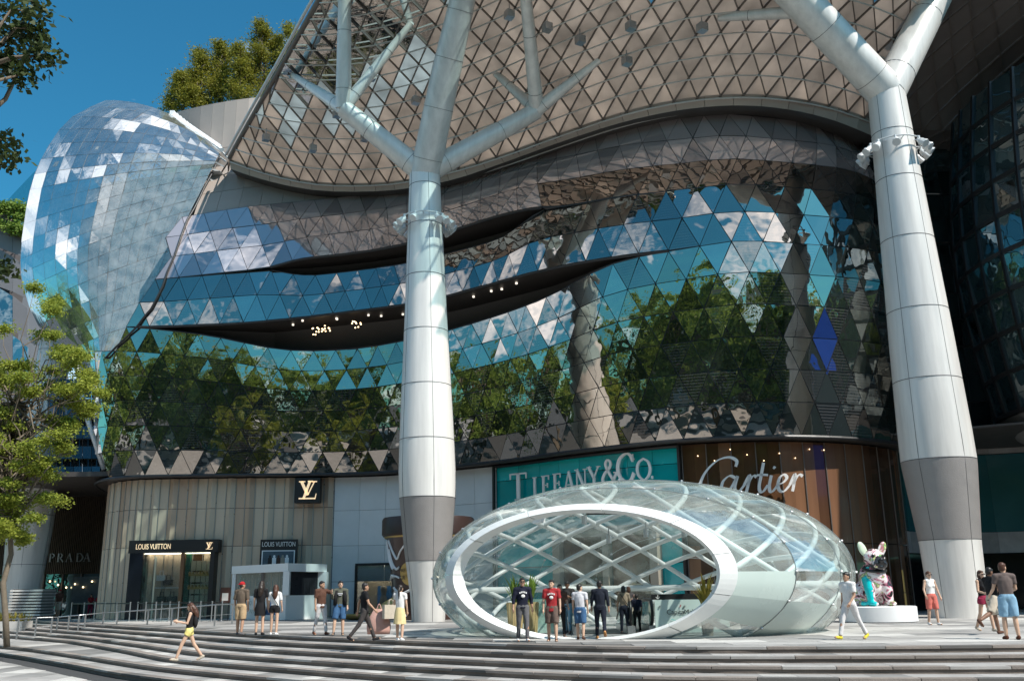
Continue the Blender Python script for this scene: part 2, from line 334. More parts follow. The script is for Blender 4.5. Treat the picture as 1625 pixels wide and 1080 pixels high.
# plaza slabs: strips of pale, mid and dark stone
random.seed(11)
slabs = []
rowy = 21.0; ri = 0
while rowy < 64:
    hgt = 1.15 if rowy < 34 else 2.3
    wd = 2.3 if rowy < 34 else 3.6
    x = -34 + (ri % 2)*wd*0.5
    while x < 26:
        tone = random.choice(['stone_pale', 'stone_grey', 'stone_grey', 'stone_pale', 'stone_dark'] if (int((x+100)/6.9) % 2) else ['stone_grey', 'stone_grey', 'stone_dark', 'stone_pale'])
        slabs.append((x, rowy, wd, hgt, tone)); x += wd
    rowy += hgt; ri += 1
def slab_poly(x, y, w, h, edge, sign):
    g = 0.012; x0, x1, y0, y1 = x+g, x+w-g, y+g, y+h-g
    if sign > 0:
        e0, e1 = edge(x0)+0.34, edge(x1)+0.34
        if y1 <= max(e0, e1)+0.02: return None
        return [(x0, max(y0, e0)), (x1, max(y0, e1)), (x1, y1), (x0, y1)]
    e0, e1 = edge(x0)-0.02, edge(x1)-0.02
    if y0 >= min(e0, e1)-0.02: return None
    return [(x0, y0), (x1, y0), (x1, min(y1, e1)), (x0, min(y1, e0))]
cand = []
for s in slabs:
    q = slab_poly(*s[:4], top_y, 1)
    if q:
        px, py = proj((s[0]+s[2]/2, s[1]+s[3]/2, 0))
        if -60 < px < 1690: cand.append((s[1], q, s[4]))
cand.sort(key=lambda c: c[0])
def lay(q, z, tone, parent, name='slab', dz=0.0):
    c = Vector((sum(p[0] for p in q)/4, sum(p[1] for p in q)/4, 0)); b = MB()
    b.slab([Vector((p[0]-c.x, p[1]-c.y, 0)) for p in q], 0.03, Vector((0, 0, 1)))
    o = link(bpy.data.objects.new(name, b.mesh(name, tone)), parent); o.location = (c.x, c.y, z+dz); return o
for y, q, tone in cand[:300]: lay(q, 0.0, tone, plaza, dz=random.uniform(0, 0.003))
rest = MB()
for y, q, tone in cand[300:]:
    rest.mi = ['stone_pale', 'stone_grey', 'stone_dark'].index(tone); rest.slab([Vector((p[0], p[1], 0.0)) for p in q], 0.03, Vector((0, 0, 1)))
if rest.v: tag(rest.build('far_slabs', ['stone_pale', 'stone_grey', 'stone_dark'], plaza, fix=False), kind='stuff')
# lower pavement slabs (only the left front corner is in view)
k = 0
for iy in range(16):
    for ix in range(26):
        x, y = -26+ix*1.0, 18+iy*1.6
        q = slab_poly(x, y, 1.0, 1.6, bot_y, -1)
        if q and min(p[1] for p in q) > 0:
            px, py = proj((x+.5, y+.8, LOW))
            if -40 < px < 700 and py < 1110: lay(q, LOW+0.012, random.choice(['stone_grey', 'stone_grey', 'stone_dark', 'stone_pale']), street, dz=random.uniform(0, .003)); k += 1
# the flight of steps
steps = tag(empty('front_steps', kind='structure'), None)
random.seed(5)
nblk = 0; stones = []; tslabs = []
def lay_stones(items, name):
    items.sort(key=lambda t: -t[0]); far = {}
    for n_, (_, q, z, th, m_) in enumerate(items):
        q = [Vector((p[0], p[1], 0)) for p in q]; cc = sum(q, Vector())/4
        if n_ < 300:
            bb = MB(); bb.slab([p-cc for p in q], th, Vector((0, 0, 1))); o = link(bpy.data.objects.new(name, bb.mesh(name, m_)), steps); o.location = (cc.x, cc.y, z)
        else: far.setdefault(m_, MB()).slab([Vector((p.x, p.y, z)) for p in q], th, Vector((0, 0, 1)))
    for m_, bb in far.items(): tag(bb.build('far_'+name+'s', m_, steps, fix=False), kind='stuff')
for k in range(NSTEP+1):
    line = [step_pt(i, k) for i in range(len(TOP))]
    z = -k*RISE
    # riser
    if k < NSTEP+0:
        b = MB(); b.add([(p.x, p.y, z-0.045) for p in line] + [(p.x, p.y, z-RISE-0.02) for p in line], [(i, i+1, len(line)+i+1, len(line)+i) for i in range(len(line)-1)])
        r = b.build('riser', 'riser_brown', steps, fix=False)
    # tread below this riser
    if k < NSTEP:
        nx = [step_pt(i, k+1) for i in range(len(TOP))]
        if k+1 <= NSTEP-0 and k+1 < NSTEP+1:
            b = MB(); zz = z-RISE-0.012
            b.add([(p.x, p.y+0.02, zz) for p in line] + [(p.x, p.y, zz) for p in nx], [(i, i+1, len(line)+i+1, len(line)+i) for i in range(len(line)-1)])
            if k+1 < NSTEP: b.build('tread', 'stone_grey', steps, fix=False)
    # nosing stones along the edge
    if k < NSTEP:
        acc = 0; seglen = 1.25; i = 0; pts = [Vector((p.x, p.y, 0)) for p in line]
        cum = [0]
        for a, c in zip(pts, pts[1:]): cum.append(cum[-1]+(c-a).length)
        def on(sv):
            for j in range(len(cum)-1):
                if sv <= cum[j+1]: return pts[j].lerp(pts[j+1], (sv-cum[j])/(cum[j+1]-cum[j]))
            return pts[-1]
        sv = 0
        while sv < cum[-1]-0.1:
            L2 = min(seglen*random.uniform(.8, 1.25), cum[-1]-sv); a, c = on(sv+0.008), on(sv+L2-0.008); sv += L2
            px, py = proj((a.x, a.y, z)); px2, _ = proj((c.x, c.y, z))
            if px2 < -30 or px > 1660 or py > 1100: continue
            t = (c-a).normalized(); nrm = Vector((-t.y, t.x, 0))
            if nrm.y < 0: nrm = -nrm
            q = [a-nrm*0.03, c-nrm*0.03, c+nrm*0.30, a+nrm*0.30]; nblk += 1
            stones.append((-(a+c).length, q, z + random.uniform(0, 0.004), .055, random.choice(['nosing_brown']*7+['stone_dark', 'stone_grey', 'stone_bed'])))
# tread slabs, nearest treads
for k in range(1, NSTEP):
    for i in range(len(TOP)-1):
        a, c = step_pt(i, k), step_pt(i+1, k); d, e = step_pt(i+1, k-1), step_pt(i, k-1)
        px, py = proj((a.x, a.y, -k*RISE))
        px2, py2 = proj((c.x, c.y, -k*RISE))
        if px2 < -20 or px > 1650 or py > 1090: continue
        nseg = max(1, round((c-a).length/1.6))
        for s in range(nseg):
            t0, t1 = s/nseg+0.006, (s+1)/nseg-0.006
            A, B_ = a.lerp(c, t0), a.lerp(c, t1); D, E_ = e.lerp(d, t1), e.lerp(d, t0)
            q = [A.lerp(E_, 0.0), B_.lerp(D, 0.0), D.lerp(B_, 0.02), E_.lerp(A, 0.02)]
            tdir = (B_-A).normalized(); off = 0.31/max((E_-A).length, .4)
            q[0] = A.lerp(E_, min(off, .6)); q[1] = B_.lerp(D, min(off, .6))
            tslabs.append((-(A+B_).length, q, -k*RISE+random.uniform(-.003, .0), .03, random.choice(['stone_grey']*6+['stone_pale', 'stone_dark'])))

lay_stones(stones, 'nosing_stone'); lay_stones(tslabs, 'tread_slab')

# ------------------------------------------------------------------ the mall: plan curve and facade surface
PLAN = smooth_tab([(-29.5, 75), (-28.9, 68), (-27.3, 62), (-24.2, 59.0), (-19, 58.6), (-11.2, 58.9), (-6.8, 57.9), (-.9, 54.2), (2.9, 50.8), (8.4, 47.2), (13.6, 46.5), (18.8, 48.3), (22.4, 52), (24.2, 57), (25, 62)], 12)
PLAN = [Vector((x, y, 0)) for x, y in PLAN]
_cum = [0]
for a, c in zip(PLAN, PLAN[1:]): _cum.append(_cum[-1]+(c-a).length)
ULEN = _cum[-1]
import bisect
def plan(u):
    u = min(max(u, 0), ULEN); j = min(max(bisect.bisect_right(_cum, u)-1, 0), len(PLAN)-2)
    return PLAN[j].lerp(PLAN[j+1], (u-_cum[j])/(_cum[j+1]-_cum[j]))
def plan_n(u):
    t = plan(u+0.4)-plan(u-0.4); return Vector((t.y, -t.x, 0)).normalized()      # outwards, towards the plaza
ZB = 8.6
OFF = smooth_tab([(8.6, 0.0), (10.2, .24), (12, .43), (14, .63), (16, .83), (17.5, .96), (18.6, 1.0), (20, .95), (22, .6), (24, .05), (26, -.7), (28, -1.6), (31, -3.0)], 6)
def facade(u, z, extra=0.0): return plan(u) + plan_n(u)*(interp(OFF, z)+extra) + Vector((0, 0, z))
def u_of_x(x):
    lo, hi = _cum[12], _cum[-12]
    for _ in range(40):
        m_ = (lo+hi)/2
        if plan(m_).x < x: lo = m_
        else: hi = m_
    return lo
def u_at(px, z, extra=0.0, lo=None, hi=None):
    lo = 4 if lo is None else lo; hi = u_of_x(20.5) if hi is None else hi
    for _ in range(40):
        m_ = (lo+hi)/2
        if proj(facade(m_, z, extra))[0] < px: lo = m_
        else: hi = m_
    return lo
def z_on(u, tab, extra=0.0, lo=6, hi=33):
    """height at which the facade line u meets the pixel curve y(x)"""
    for _ in range(36):
        m_ = (lo+hi)/2; px, py = proj(facade(u, m_, extra))
        if py > interp(tab, px): lo = m_
        else: hi = m_
    return lo
S1U = smooth_tab([(205, 519), (300, 517), (450, 511), (640, 489), (720, 473), (850, 437), (950, 413), (1050, 399), (1112, 393)], 5)
S1L = smooth_tab([(205, 519), (330, 532), (450, 555), (560, 553), (640, 540), (720, 521), (830, 486), (900, 455), (960, 422), (1050, 401), (1112, 393)], 5)
S2U = smooth_tab([(440, 428), (473, 421), (560, 413), (644, 400), (730, 377), (823, 347), (870, 330)], 5)
S2L = smooth_tab([(440, 430), (475, 442), (533, 438), (644, 423), (720, 405), (806, 380), (850, 346), (870, 330)], 5)
TOPY = [(285, 348), (300, 343), (400, 328), (520, 318), (640, 302), (760, 268), (900, 218), (1000, 194), (1150, 181), (1300, 196), (1390, 225), (1430, 240)]
LEFT = smooth_tab([(250, 352), (262, 345), (310, 320), (350, 300), (420, 272), (475, 250), (512, 225), (553, 186), (590, 156), (640, 153), (700, 160), (765, 178)], 5)   # (py, px)
U0, U1 = _cum[8], u_of_x(24.0)
NU = int((U1-U0)/1.45); DU = (U1-U0)/NU
US = [U0 + i*DU*0.5 for i in range(2*NU+1)]
zl = {}
for i, u in enumerate(US):
    px = proj(facade(u, 18))[0]
    zt = z_on(u, TOPY) if px < 1395 else None
    zl[i] = [zt, px]
zt_last = [v[0] for v in zl.values() if v[0] is not None][-1]
ROWS = []           # list of (layer, z-lists) : lines of heights per half column
def lines_at(i):
    u = US[i]; zt, px = zl[i]
    if zt is None: zt = zt_last
    if px < 230: zt = min(zt, 26.6)
    reg = [ZB + (zt-ZB)*k/11 for k in range(12)]
    a = b_ = None
    if 200 < px < 1112:
        a = z_on(u, S1L); b_ = z_on(u, S1U)
    e0 = min(max((1290-px)/180, 0), 1)
    if a is None:
        ref = {True: z_on(u, S1L), False: reg[6]}[px <= 200]; a = b_ = ref
    if px >= 1112:
        pass
    c = d = reg[8]
    if 440 < px < 870: c = z_on(u, S2L); d = z_on(u, S2U)
    else:
        t = 0
        zb2 = b_ + (zt-b_)*0.4
        c = d = zb2
    b_ = max(b_, a); d = max(d, c)
    return [ZB+(a-ZB)*k/6 for k in range(7)], [b_+(c-b_)*k/2 for k in range(3)], [d+(zt-d)*k/3 for k in range(4)]
LN = [lines_at(i) for i in range(len(US))]
# smooth the row lines along the wall
for lay_i in range(3):
    for r in range(len(LN[0][lay_i])):
        for _ in range(2):
            vals = [L_[lay_i][r] for L_ in LN]
            for i in range(1, len(LN)-1): LN[i][lay_i][r] = vals[i]*0.5 + (vals[i-1]+vals[i+1])*0.25
def gap(i): return max(LN[i][1][0]-LN[i][0][6], 0), max(LN[i][2][0]-LN[i][1][2], 0)
def fpt(i, layer, r):
    i = min(max(i, 0), len(US)-1); z = LN[i][layer][r]; g1, g2 = gap(i)
    ex = [0, .35*g1, .35*g1+.5*g2][layer] if layer else 0
    nrow = [6, 2, 3][layer]
    ex *= 1 - (r/nrow)*(0.85 if layer == 2 else 0.4)
    if layer == 0: ex = -0.12*min(g1, 1.2)*max(0, (r-4)/2)
    return facade(US[i], z, ex)
def left_x(py): return interp(LEFT, py)
mall = empty('shopping_mall', (0, 70, 0), label='huge curved shopping mall clad in dark triangular mirror glass panes', cat='building')
def child(o):        # keep world placement under an Empty
    o.parent = mall; o.matrix_parent_inverse = mall.matrix_world.inverted(); return o
mall.location = (0, 0, 0)
tris = []
mull = MB()
random.seed(3)
jit = {}
def node(i, layer, r): return fpt(i, layer, r)
for layer, nrow in ((0, 6), (1, 2), (2, 3)):
    for r in range(nrow):
        par = (r + (0, 0, 0)[layer]) % 2
        for c in range(-1, NU+1):
            lo = [2*c+par, 2*c+2+par]; hi = [2*c+1+par, 2*c+3+par]
            for kind, ids in ((0, [(lo[0], r), (lo[1], r), (hi[0], r+1)]), (1, [(lo[1], r), (hi[1], r+1), (hi[0], r+1)])):
                if any(i < 0 or i >= len(US) for i, _ in ids): continue
                P = [node(i, layer, q) for i, q in ids]
                # stop at the slanting left edge of the facade
                out = 0; Q = []
                for p in P:
                    px, py = proj(p)
                    if px < left_x(py)-1: out += 1
                if out == 3: continue
                cpx, cpy = proj(sum(P, Vector())/3)
                if out == 2 and cpx < left_x(cpy)-14: continue
                tris.append((layer, r, P, cpx, cpy))
                for a_, b_ in ((0, 1), (1, 2), (2, 0)):
                    mull.bar(P[a_], P[b_], 0.07, 0.07)
tris.sort(key=lambda t: (sum(t[2], Vector())/3).y)
rest = {}
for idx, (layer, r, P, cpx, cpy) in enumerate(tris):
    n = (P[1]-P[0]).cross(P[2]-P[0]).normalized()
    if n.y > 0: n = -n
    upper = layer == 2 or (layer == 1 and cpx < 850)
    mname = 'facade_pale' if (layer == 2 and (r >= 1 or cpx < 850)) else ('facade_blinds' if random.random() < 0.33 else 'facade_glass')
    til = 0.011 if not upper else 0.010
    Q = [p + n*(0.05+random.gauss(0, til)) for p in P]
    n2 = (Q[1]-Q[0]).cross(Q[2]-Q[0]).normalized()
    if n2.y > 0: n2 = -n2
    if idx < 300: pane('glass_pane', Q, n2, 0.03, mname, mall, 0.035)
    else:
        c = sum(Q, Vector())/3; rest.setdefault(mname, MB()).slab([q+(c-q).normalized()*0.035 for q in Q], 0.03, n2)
for k_, b in rest.items(): tag(b.build('far_glass_panes', k_, mall, fix=False), kind='stuff')
mull.build('mullion_grid', 'mullion', mall, fix=False)
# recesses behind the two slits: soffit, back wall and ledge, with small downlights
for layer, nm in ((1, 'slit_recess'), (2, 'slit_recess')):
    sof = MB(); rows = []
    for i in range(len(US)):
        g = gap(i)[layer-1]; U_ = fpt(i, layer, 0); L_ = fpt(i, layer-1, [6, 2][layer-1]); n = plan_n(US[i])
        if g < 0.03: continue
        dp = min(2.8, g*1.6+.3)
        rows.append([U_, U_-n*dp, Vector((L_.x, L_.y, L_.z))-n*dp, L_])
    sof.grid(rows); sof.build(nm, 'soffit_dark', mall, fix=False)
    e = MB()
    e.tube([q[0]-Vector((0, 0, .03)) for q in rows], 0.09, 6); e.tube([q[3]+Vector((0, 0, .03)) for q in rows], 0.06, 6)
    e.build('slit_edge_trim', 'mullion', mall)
random.seed(9)
for px, py in [(516, 536), (563, 543), (497, 547), (530, 520), (575, 514), (617, 510), (467, 523), (480, 523), (583, 507), (758, 486), (772, 499), (807, 462), (735, 512), (537, 522)]:
    i = min(range(len(US)), key=lambda q: abs(proj(fpt(q, 1, 0))[0]-px)); n = plan_n(US[i]); z = fpt(i, 1, 0).z
    P = fpt(i, 1, 0) - n*(0.5+random.random()*1.2); P.z = z-0.12-(0.55 if py > 530 and px < 600 else 0)
    if py > 530 and px < 600:
        lamp = MB()
        for q in range(9):
            v = Vector((random.gauss(0, 1), random.gauss(0, 1), random.gauss(0, 1))).normalized()*0.28; lamp.ell(P+v, (.05, .05, .05), 6, 4)
        lamp.build('pendant_lamp', 'bulb', mall)
    else: MB().lathe([(.07, .0), (.07, .1)], (P.x, P.y, P.z), 8).build('downlight', 'bulb_dim', mall)
# stone band above the glass, panel by panel
zb_row = []
for i in range(0, len(US), 2):
    zt = LN[i][2][3]; zb_row.append((i, facade(US[i], zt+0.03, -0.05), facade(US[i], zt+2.0, -0.15), facade(US[i], zt+4.6, -0.2)))
st = MB()
for (i, a, b_, c), (j, d, e, f_) in zip(zb_row, zb_row[1:]):
    cx = proj((a+d)/2)[0]
    if cx < 296 or cx > 1440: continue
    n = plan_n(US[i])
    for q in ([a, d, e, b_], [b_, e, f_, c]):
        qq = [v for v in q]; pane('band_panel', qq, n, 0.06, 'cladding_beige', mall, 0.02)
# dark core so no light leaks through
core = MB(); core.grid([[facade(u, z, -3.2) for z in (0.0, 8.6, 18, 24, 27.5, 30)] for u in US[::2]]); core.build('core_wall', 'core_dark', mall, fix=False)
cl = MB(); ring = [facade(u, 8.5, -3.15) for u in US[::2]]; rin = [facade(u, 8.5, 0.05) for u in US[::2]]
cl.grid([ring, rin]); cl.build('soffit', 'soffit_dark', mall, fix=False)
e = MB(); e.tube([facade(u, 8.52, 0.03) for u in US if 150 < proj(facade(u, 8.6))[0] < 1450], 0.1, 6); e.build('soffit_edge_trim', 'mullion', mall)
# slanted edge beam that frames the facade on the left
edge = []
for py, px in LEFT[1::2]:
    best = None
    for k in range(200):
        u = lerp(_cum[14], u_of_x(-8), k/200); zz = z_on(u, [(-9999, py), (9999, py)]); qx = proj(facade(u, zz))[0]
        if best is None or abs(qx-px) < best[0]-0.3: best = (abs(qx-px), u, zz)
    edge.append(facade(best[1], best[2], 0.15))
eb = MB(); eb.tube(edge[:-6], 0.07, 8); eb.build('edge_beam', 'mullion', mall, smooth=True)
# ------------------------------------------------------------------ canopy roof
RIML = smooth_tab([(300, 240), (350, 262), (420, 286), (500, 302), (580, 304), (640, 300), (720, 285), (800, 258), (900, 222), (1000, 191), (1100, 172), (1200, 168), (1300, 184), (1380, 214), (1420, 235)], 4)
RIMU = smooth_tab([(300, 222), (350, 246), (420, 271), (500, 288), (580, 290), (640, 285), (720, 268), (800, 243), (900, 207), (1000, 174), (1100, 154), (1200, 149), (1300, 162), (1380, 188), (1420, 208)], 4)
rim = []
for i in range(0, len(US)):
    u = US[i]; px = proj(facade(u, 27, 1.2))[0]
    if px < 338 or px > 1400: continue
    zl_, zu_ = z_on(u, RIML, 1.3), z_on(u, RIMU, 1.9)
    rim.append((facade(u, zl_, 1.3 + (interp(OFF, 26)-interp(OFF, zl_))*0), facade(u, zu_, 1.9)))
RX = sorted([(b.x, b.y, b.z) for a, b in rim])
RT = [(x, y) for x, y, z in RX]; RZ = [(x, z) for x, y, z in RX]
xl, yl, zl0 = RX[-1]
RT = [(RX[0][0]-14, RX[0][1]+10)] + RT + [(xl+3, yl+0.5), (xl+9, yl-1), (xl+16, yl-3), (xl+30, yl-6)]
RZ = [(RX[0][0]-14, RX[0][2])] + RZ + [(xl+3, zl0-0.2), (xl+9, zl0-0.6), (xl+30, zl0-1.5)]
def can_z(x, y):
    d = interp(RT, x)-y; return interp(RZ, x) + 3.6*(1-math.exp(-max(d, 0)/7.5)) + 0.07*d
def can_edge(y): return RX[0][0] + (RX[0][1]-y)*0.60
def hit_canopy(px, py):
    d = ray(px, py); t = 75.0/d.y
    for _ in range(900):
        P = _O+d*t
        if P.z < can_z(P.x, P.y): return P
        t -= 0.06
    return P
canopy = empty('canopy_roof', (0, 40, 0), label='huge sweeping canopy of beige and clear glass panels on steel lattice above the plaza', cat='canopy')
canopy.location = (0, 0, 0)
CW, CD = 1.22, 1.2
YF = 36.5
def cnode(i, j):
    x = -24 + i*CW*0.5; d = j*CD
    y = interp(RT, x)-d
    xe = can_edge(y)
    if x < xe: x = xe; y = interp(RT, x)-d; x = max(x, can_edge(y))
    return Vector((x, y, can_z(x, y)))
FRONT = [(P.x, P.y-2.2) for P in (hit_canopy(px, -4) for px in range(480, 1660, 60))]  # unseen front trimmed just past the frame so sun reaches the column
FRONT.sort()
lat = MB(); rods = MB(); cp = []
NI, NJ = int(66/(CW*0.5)), 28
random.seed(21)
def inside(P): return P.y > interp(FRONT, P.x)
for j in range(-6, NJ):
    for i in range(NI):
        if j < -1 and -24+i*CW*.5 < xl-0.5: continue
        if (i+j) % 2: continue
        a = cnode(i, j)
        if not inside(a) or (-24+i*CW*.5) < can_edge(a.y)-CW*0.6: continue
        if i+1 <= NI and j+1 <= NJ:
            for di in (-1, 1):
                b_ = cnode(i+di, j+1)
                if (a-b_).length > 0.5: lat.bar(a-Vector((0, 0, .1)), b_-Vector((0, 0, .1)), 0.06, 0.10)
            r2 = cnode(i+2, j)
            if (r2-a).length > 0.5 and a.x < 20.5: rods.tube([a-Vector((0, 0, .22)), r2-Vector((0, 0, .22))], 0.042, 5, cap=False)
            c1, c2, c3 = cnode(i+1, j+1), cnode(i, j+2), cnode(i-1, j+1)
            Q = [a, c1, c2, c3]
            if min((Q[k]-Q[(k+1) % 4]).length for k in range(4)) < 0.3: continue
            c = sum(Q, Vector())/4; px, py = proj(c); d = interp(RT, c.x)-c.y
            vis = -40 < px < 1690 and -60 < py < 330
            lim = 7.5 + max(c.x+9, 0)*0.8 + random.gauss(0, 1.1)
            if c.x > 20.5 + random.gauss(0, .25): mn = 'canopy_shaded'
            elif py < -25: mn = 'canopy_clear'  # unseen panes above the frame made clear to let sunlight in
            elif d > lim: mn = 'canopy_clear'
            elif d > lim-3.2 and random.random() < 0.6: mn = 'canopy_grey'
            else: mn = 'canopy_beige'
            cp.append((not vis, -(1500/(c-_O).length), Q, mn))
cp.sort(key=lambda t: t[:2])
rest = {}
for k, (nv, _, Q, mn) in enumerate(cp):
    n = (Q[2]-Q[0]).cross(Q[3]-Q[1]).normalized()
    if n.z < 0: n = -n
    if k < 300: pane('roof_pane', Q, n, 0.02, mn, canopy, 0.012)
    else:
        c = sum(Q, Vector())/4; rest.setdefault(mn, MB()).slab([q+(c-q).normalized()*0.012 for q in Q], 0.02, n)
for k_, b in rest.items(): tag(b.build('far_roof_panes', k_, canopy, fix=False), kind='stuff')
lat.build('lattice_beams', 'beam_brown', canopy, fix=False)  # dark beams and pale rods paint in the shaded and lit steel
rods.build('lattice_rods', 'rod_pale', canopy, fix=False)
# rim fascia, one panel after another, and its dark underside
for (a, b_), (c, d) in zip(rim[::2], rim[2::2]):
    n = (d-a).cross(b_-a).normalized()
    if n.y > 0: n = -n
    pane('fascia_panel', [a, c, d, b_], n, 0.08, 'rim_beige', canopy, 0.015)
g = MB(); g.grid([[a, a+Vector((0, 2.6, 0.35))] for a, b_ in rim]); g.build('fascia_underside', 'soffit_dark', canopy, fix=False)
g = MB(); g.grid([[b_, b_+Vector((0, 4.0, 2.5))] for a, b_ in rim]); g.build('fascia_top', 'cladding_beige', canopy, fix=False)
# left edge tube and the deep box beam that rides over the glass
pe = [Vector((can_edge(y), y, can_z(can_edge(y), y)+0.05)) for y in [RX[0][1]-k*0.9 for k in range(0, 32)] if y > YF]
g = MB(); g.tube(pe, 0.16, 8); g.build('edge_tube', 'beam_brown', canopy, smooth=True)
g = MB(); g.tube([p+Vector((-.25, 0, .25)) for p in pe], 0.1, 6); g.build('gutter', 'steel_white', canopy, smooth=True)
A, B_ = hit_canopy(480, 118), hit_canopy(600, -10); dr = (B_-A).normalized()
g = MB(); g.bar(A+Vector((0, 0, .75)), A+dr*16+Vector((0, 0, 1.3)), 1.25, 1.1); g.build('box_beam', 'beam_brown', canopy)
# lamp boxes hung under the lattice
for px, py in [(497, 235), (423, 218), (535, 180), (579, 218), (660, 158), (868, 40), (808, 20), (920, 60), (1000, 38), (994, 94), (1113, 40), (590, 120)]:
    P = hit_canopy(px, py-14); b = MB(); b.box((0, 0, -.65), (.42, .42, .42), 0.5); b.tube([(0, 0, 0), (0, 0, -.45)], 0.03, 5)
    o = b.build('lamp_box', 'steel', canopy); o.location = P

# ------------------------------------------------------------------ steel tree columns
def steel_column(base, top, prof, bands, seams, label, arms, spots):
    """prof: (height, radius); arms: polylines with radii; the shaft leans from base to top"""
    t = empty('steel_column', base, label=label, cat='column', group='steel tree columns holding the canopy')
    base = Vector(base); top = Vector(top); ax = top-base
    def at(z): return ax*(z/ax.z)
    def rr(z): return interp(prof, z)
    def seg(z0, z1, name, m, n=40, ex=0):
        zs = [z0+(z1-z0)*k/14 for k in range(15)]; b = MB(); vs = []; fs = []
        for z in zs:
            c = at(z)
            for k in range(n): a = 2*math.pi*k/n; vs.append((c.x+math.cos(a)*(rr(z)+ex), c.y+math.sin(a)*(rr(z)+ex), z))
        for i in range(14):
            for k in range(n): k2 = (k+1) % n; fs.append((i*n+k, i*n+k2, (i+1)*n+k2, (i+1)*n+k))
        fs.append(tuple(reversed(range(n)))); fs.append(tuple(14*n+k for k in range(n))); b.add(vs, fs)
        return b.build(name, m, t, smooth=True, sharp=40)
    for z0, z1, nm, m in bands: seg(z0+0.006, z1-0.006, nm, m)
    s = MB()
    for z in seams:
        c = at(z); s.tube([(c.x+math.cos(a)*(rr(z)+.004), c.y+math.sin(a)*(rr(z)+.004), z) for a in [2*math.pi*k/48 for k in range(49)]], 0.014, 5, cap=False)
    for ang in (-1.25, -2.5, -.1, 1.2, 2.6):
        zs = [0.02+k*(ax.z-.1)/40 for k in range(41)]
        s.tube([(at(z).x+math.cos(ang)*(rr(z)+.002), at(z).y+math.sin(ang)*(rr(z)+.002), z) for z in zs], 0.010, 4, cap=False)
    s.build('panel_seam', 'joint_dark', t)
    for pts, rad in arms:
        b = MB(); pts = [Vector(p)-base for p in pts]; P = []; Rr = []
        for k in range(len(pts)-1):
            for q in range(6): P.append(pts[k].lerp(pts[k+1], q/6)); Rr.append(lerp(rad[k], rad[k+1], q/6))
        P.append(pts[-1]); Rr.append(rad[-1]); b.tube(P, Rr, 22); ar = b.build('branch', 'column_white', t, smooth=True, sharp=40)
        s = MB()
        for k in range(1, len(P)-1, 3):
            tn = (P[k+1]-P[k-1]).normalized(); u1 = tn.orthogonal().normalized(); u2 = tn.cross(u1)
            s.tube([P[k]+(u1*math.cos(a)+u2*math.sin(a))*(Rr[k]+.003) for a in [2*math.pi*q/24 for q in range(25)]], 0.011, 4, cap=False)
        if s.v: s.build('branch_seam', 'joint_dark', ar)
    # ring of spotlights
    zr, n = spots; c = at(zr); r = rr(zr); ring = MB()
    ring.tube([(c.x+math.cos(a)*(r+.28), c.y+math.sin(a)*(r+.28), zr+.2) for a in [2*math.pi*k/32 for k in range(33)]], 0.035, 6, cap=False)
    for k in range(8): a = k*math.pi/4; ring.tube([(c.x+math.cos(a)*r, c.y+math.sin(a)*r, zr+.2), (c.x+math.cos(a)*(r+.28), c.y+math.sin(a)*(r+.28), zr+.2)], .025, 5)
    rg = ring.build('lamp_ring', 'steel_white', t)
    for a in [x for s0 in (0.05, math.pi-.05) for x in (s0-.75, s0-.38, s0, s0+.35, s0+.7)] + [-1.9, -1.0]:
        rd = Vector((math.cos(a), math.sin(a), 0)); h = MB(); dn = (rd*0.8+Vector((0, 0, -.75))).normalized()
        p0 = Vector((c.x, c.y, zr)) + rd*(r+.34); h.tube([p0-dn*.05, p0+dn*.12, p0+dn*.2, p0+dn*.42, p0+dn*.45], [.09, .15, .15, .2, .19], 10)
        h.bar(p0+Vector((0, 0, .22)), p0, .1, .06); h.tube([p0+rd*.02+Vector((0, 0, .2)), p0+rd*.02+Vector((0, 0, -.25))], .06, 6)
        h.build('spotlight', 'steel_white', rg)
    return t
base1 = Vector((at_y(680, 985, 46).x, 46, 0)); top1 = at_y(674, 262, 46)
tr = top1
n1 = at_y(545, 172, 45.2); n2 = at_y(852, 176, 46.6)
trunk_top = hit_canopy(742, -34)
p1_ = [(0, .78), (1.2, .85), (3.2, 1.12), (5.8, 1.36), (6.6, 1.40), (9, 1.33), (15, 1.07), (20.4, .88), (24, .76)]
steel_column(base1, top1, p1_, [(0, 2.75, 'base_shell', 'column_white'), (2.75, 5.7, 'mesh_band', 'column_mesh'), (5.7, top1.z, 'shaft', 'column_white')],
    [2.75, 5.7, 8.5, 11.2, 14, 16.9, 19.7, 21.9, top1.z-.1], 'tall white steel tree column in the middle, in front of the brown chocolate tub',
    [([tr-Vector((0, 0, .6)), tr+(trunk_top-tr)*.5, trunk_top], [.8, .76, .62]),
     ([tr-Vector((.1, 0, .4)), n1], [.62, .48]), ([n1-(n1-tr)*.03, hit_canopy(465, 120)], [.40, .17]), ([n1, hit_canopy(547, -12)], [.42, .34]), ([n1, hit_canopy(652, 38)], [.36, .17]),
     ([tr-Vector((-.1, 0, .4)), n2], [.62, .46]), ([n2, hit_canopy(787, 117)], [.34, .2]), ([n2, hit_canopy(834, -8)], [.4, .3]), ([n2-(n2-tr)*.03, hit_canopy(952, 95)], [.4, .17])],
    (19.9, 10))
base2 = Vector((at_y(1524, 978, 41).x, 41, 0)); top2 = at_y(1404, 132, 41)
p2_ = [(0, 1.12), (3.0, 1.22), (6.4, 1.53), (7.2, 1.53), (12, 1.36), (21, .97), (25, .82)]
a1 = at_y(1262, -8, 39); a2 = hit_canopy(1498, -30); t1 = hit_canopy(1141, 28)
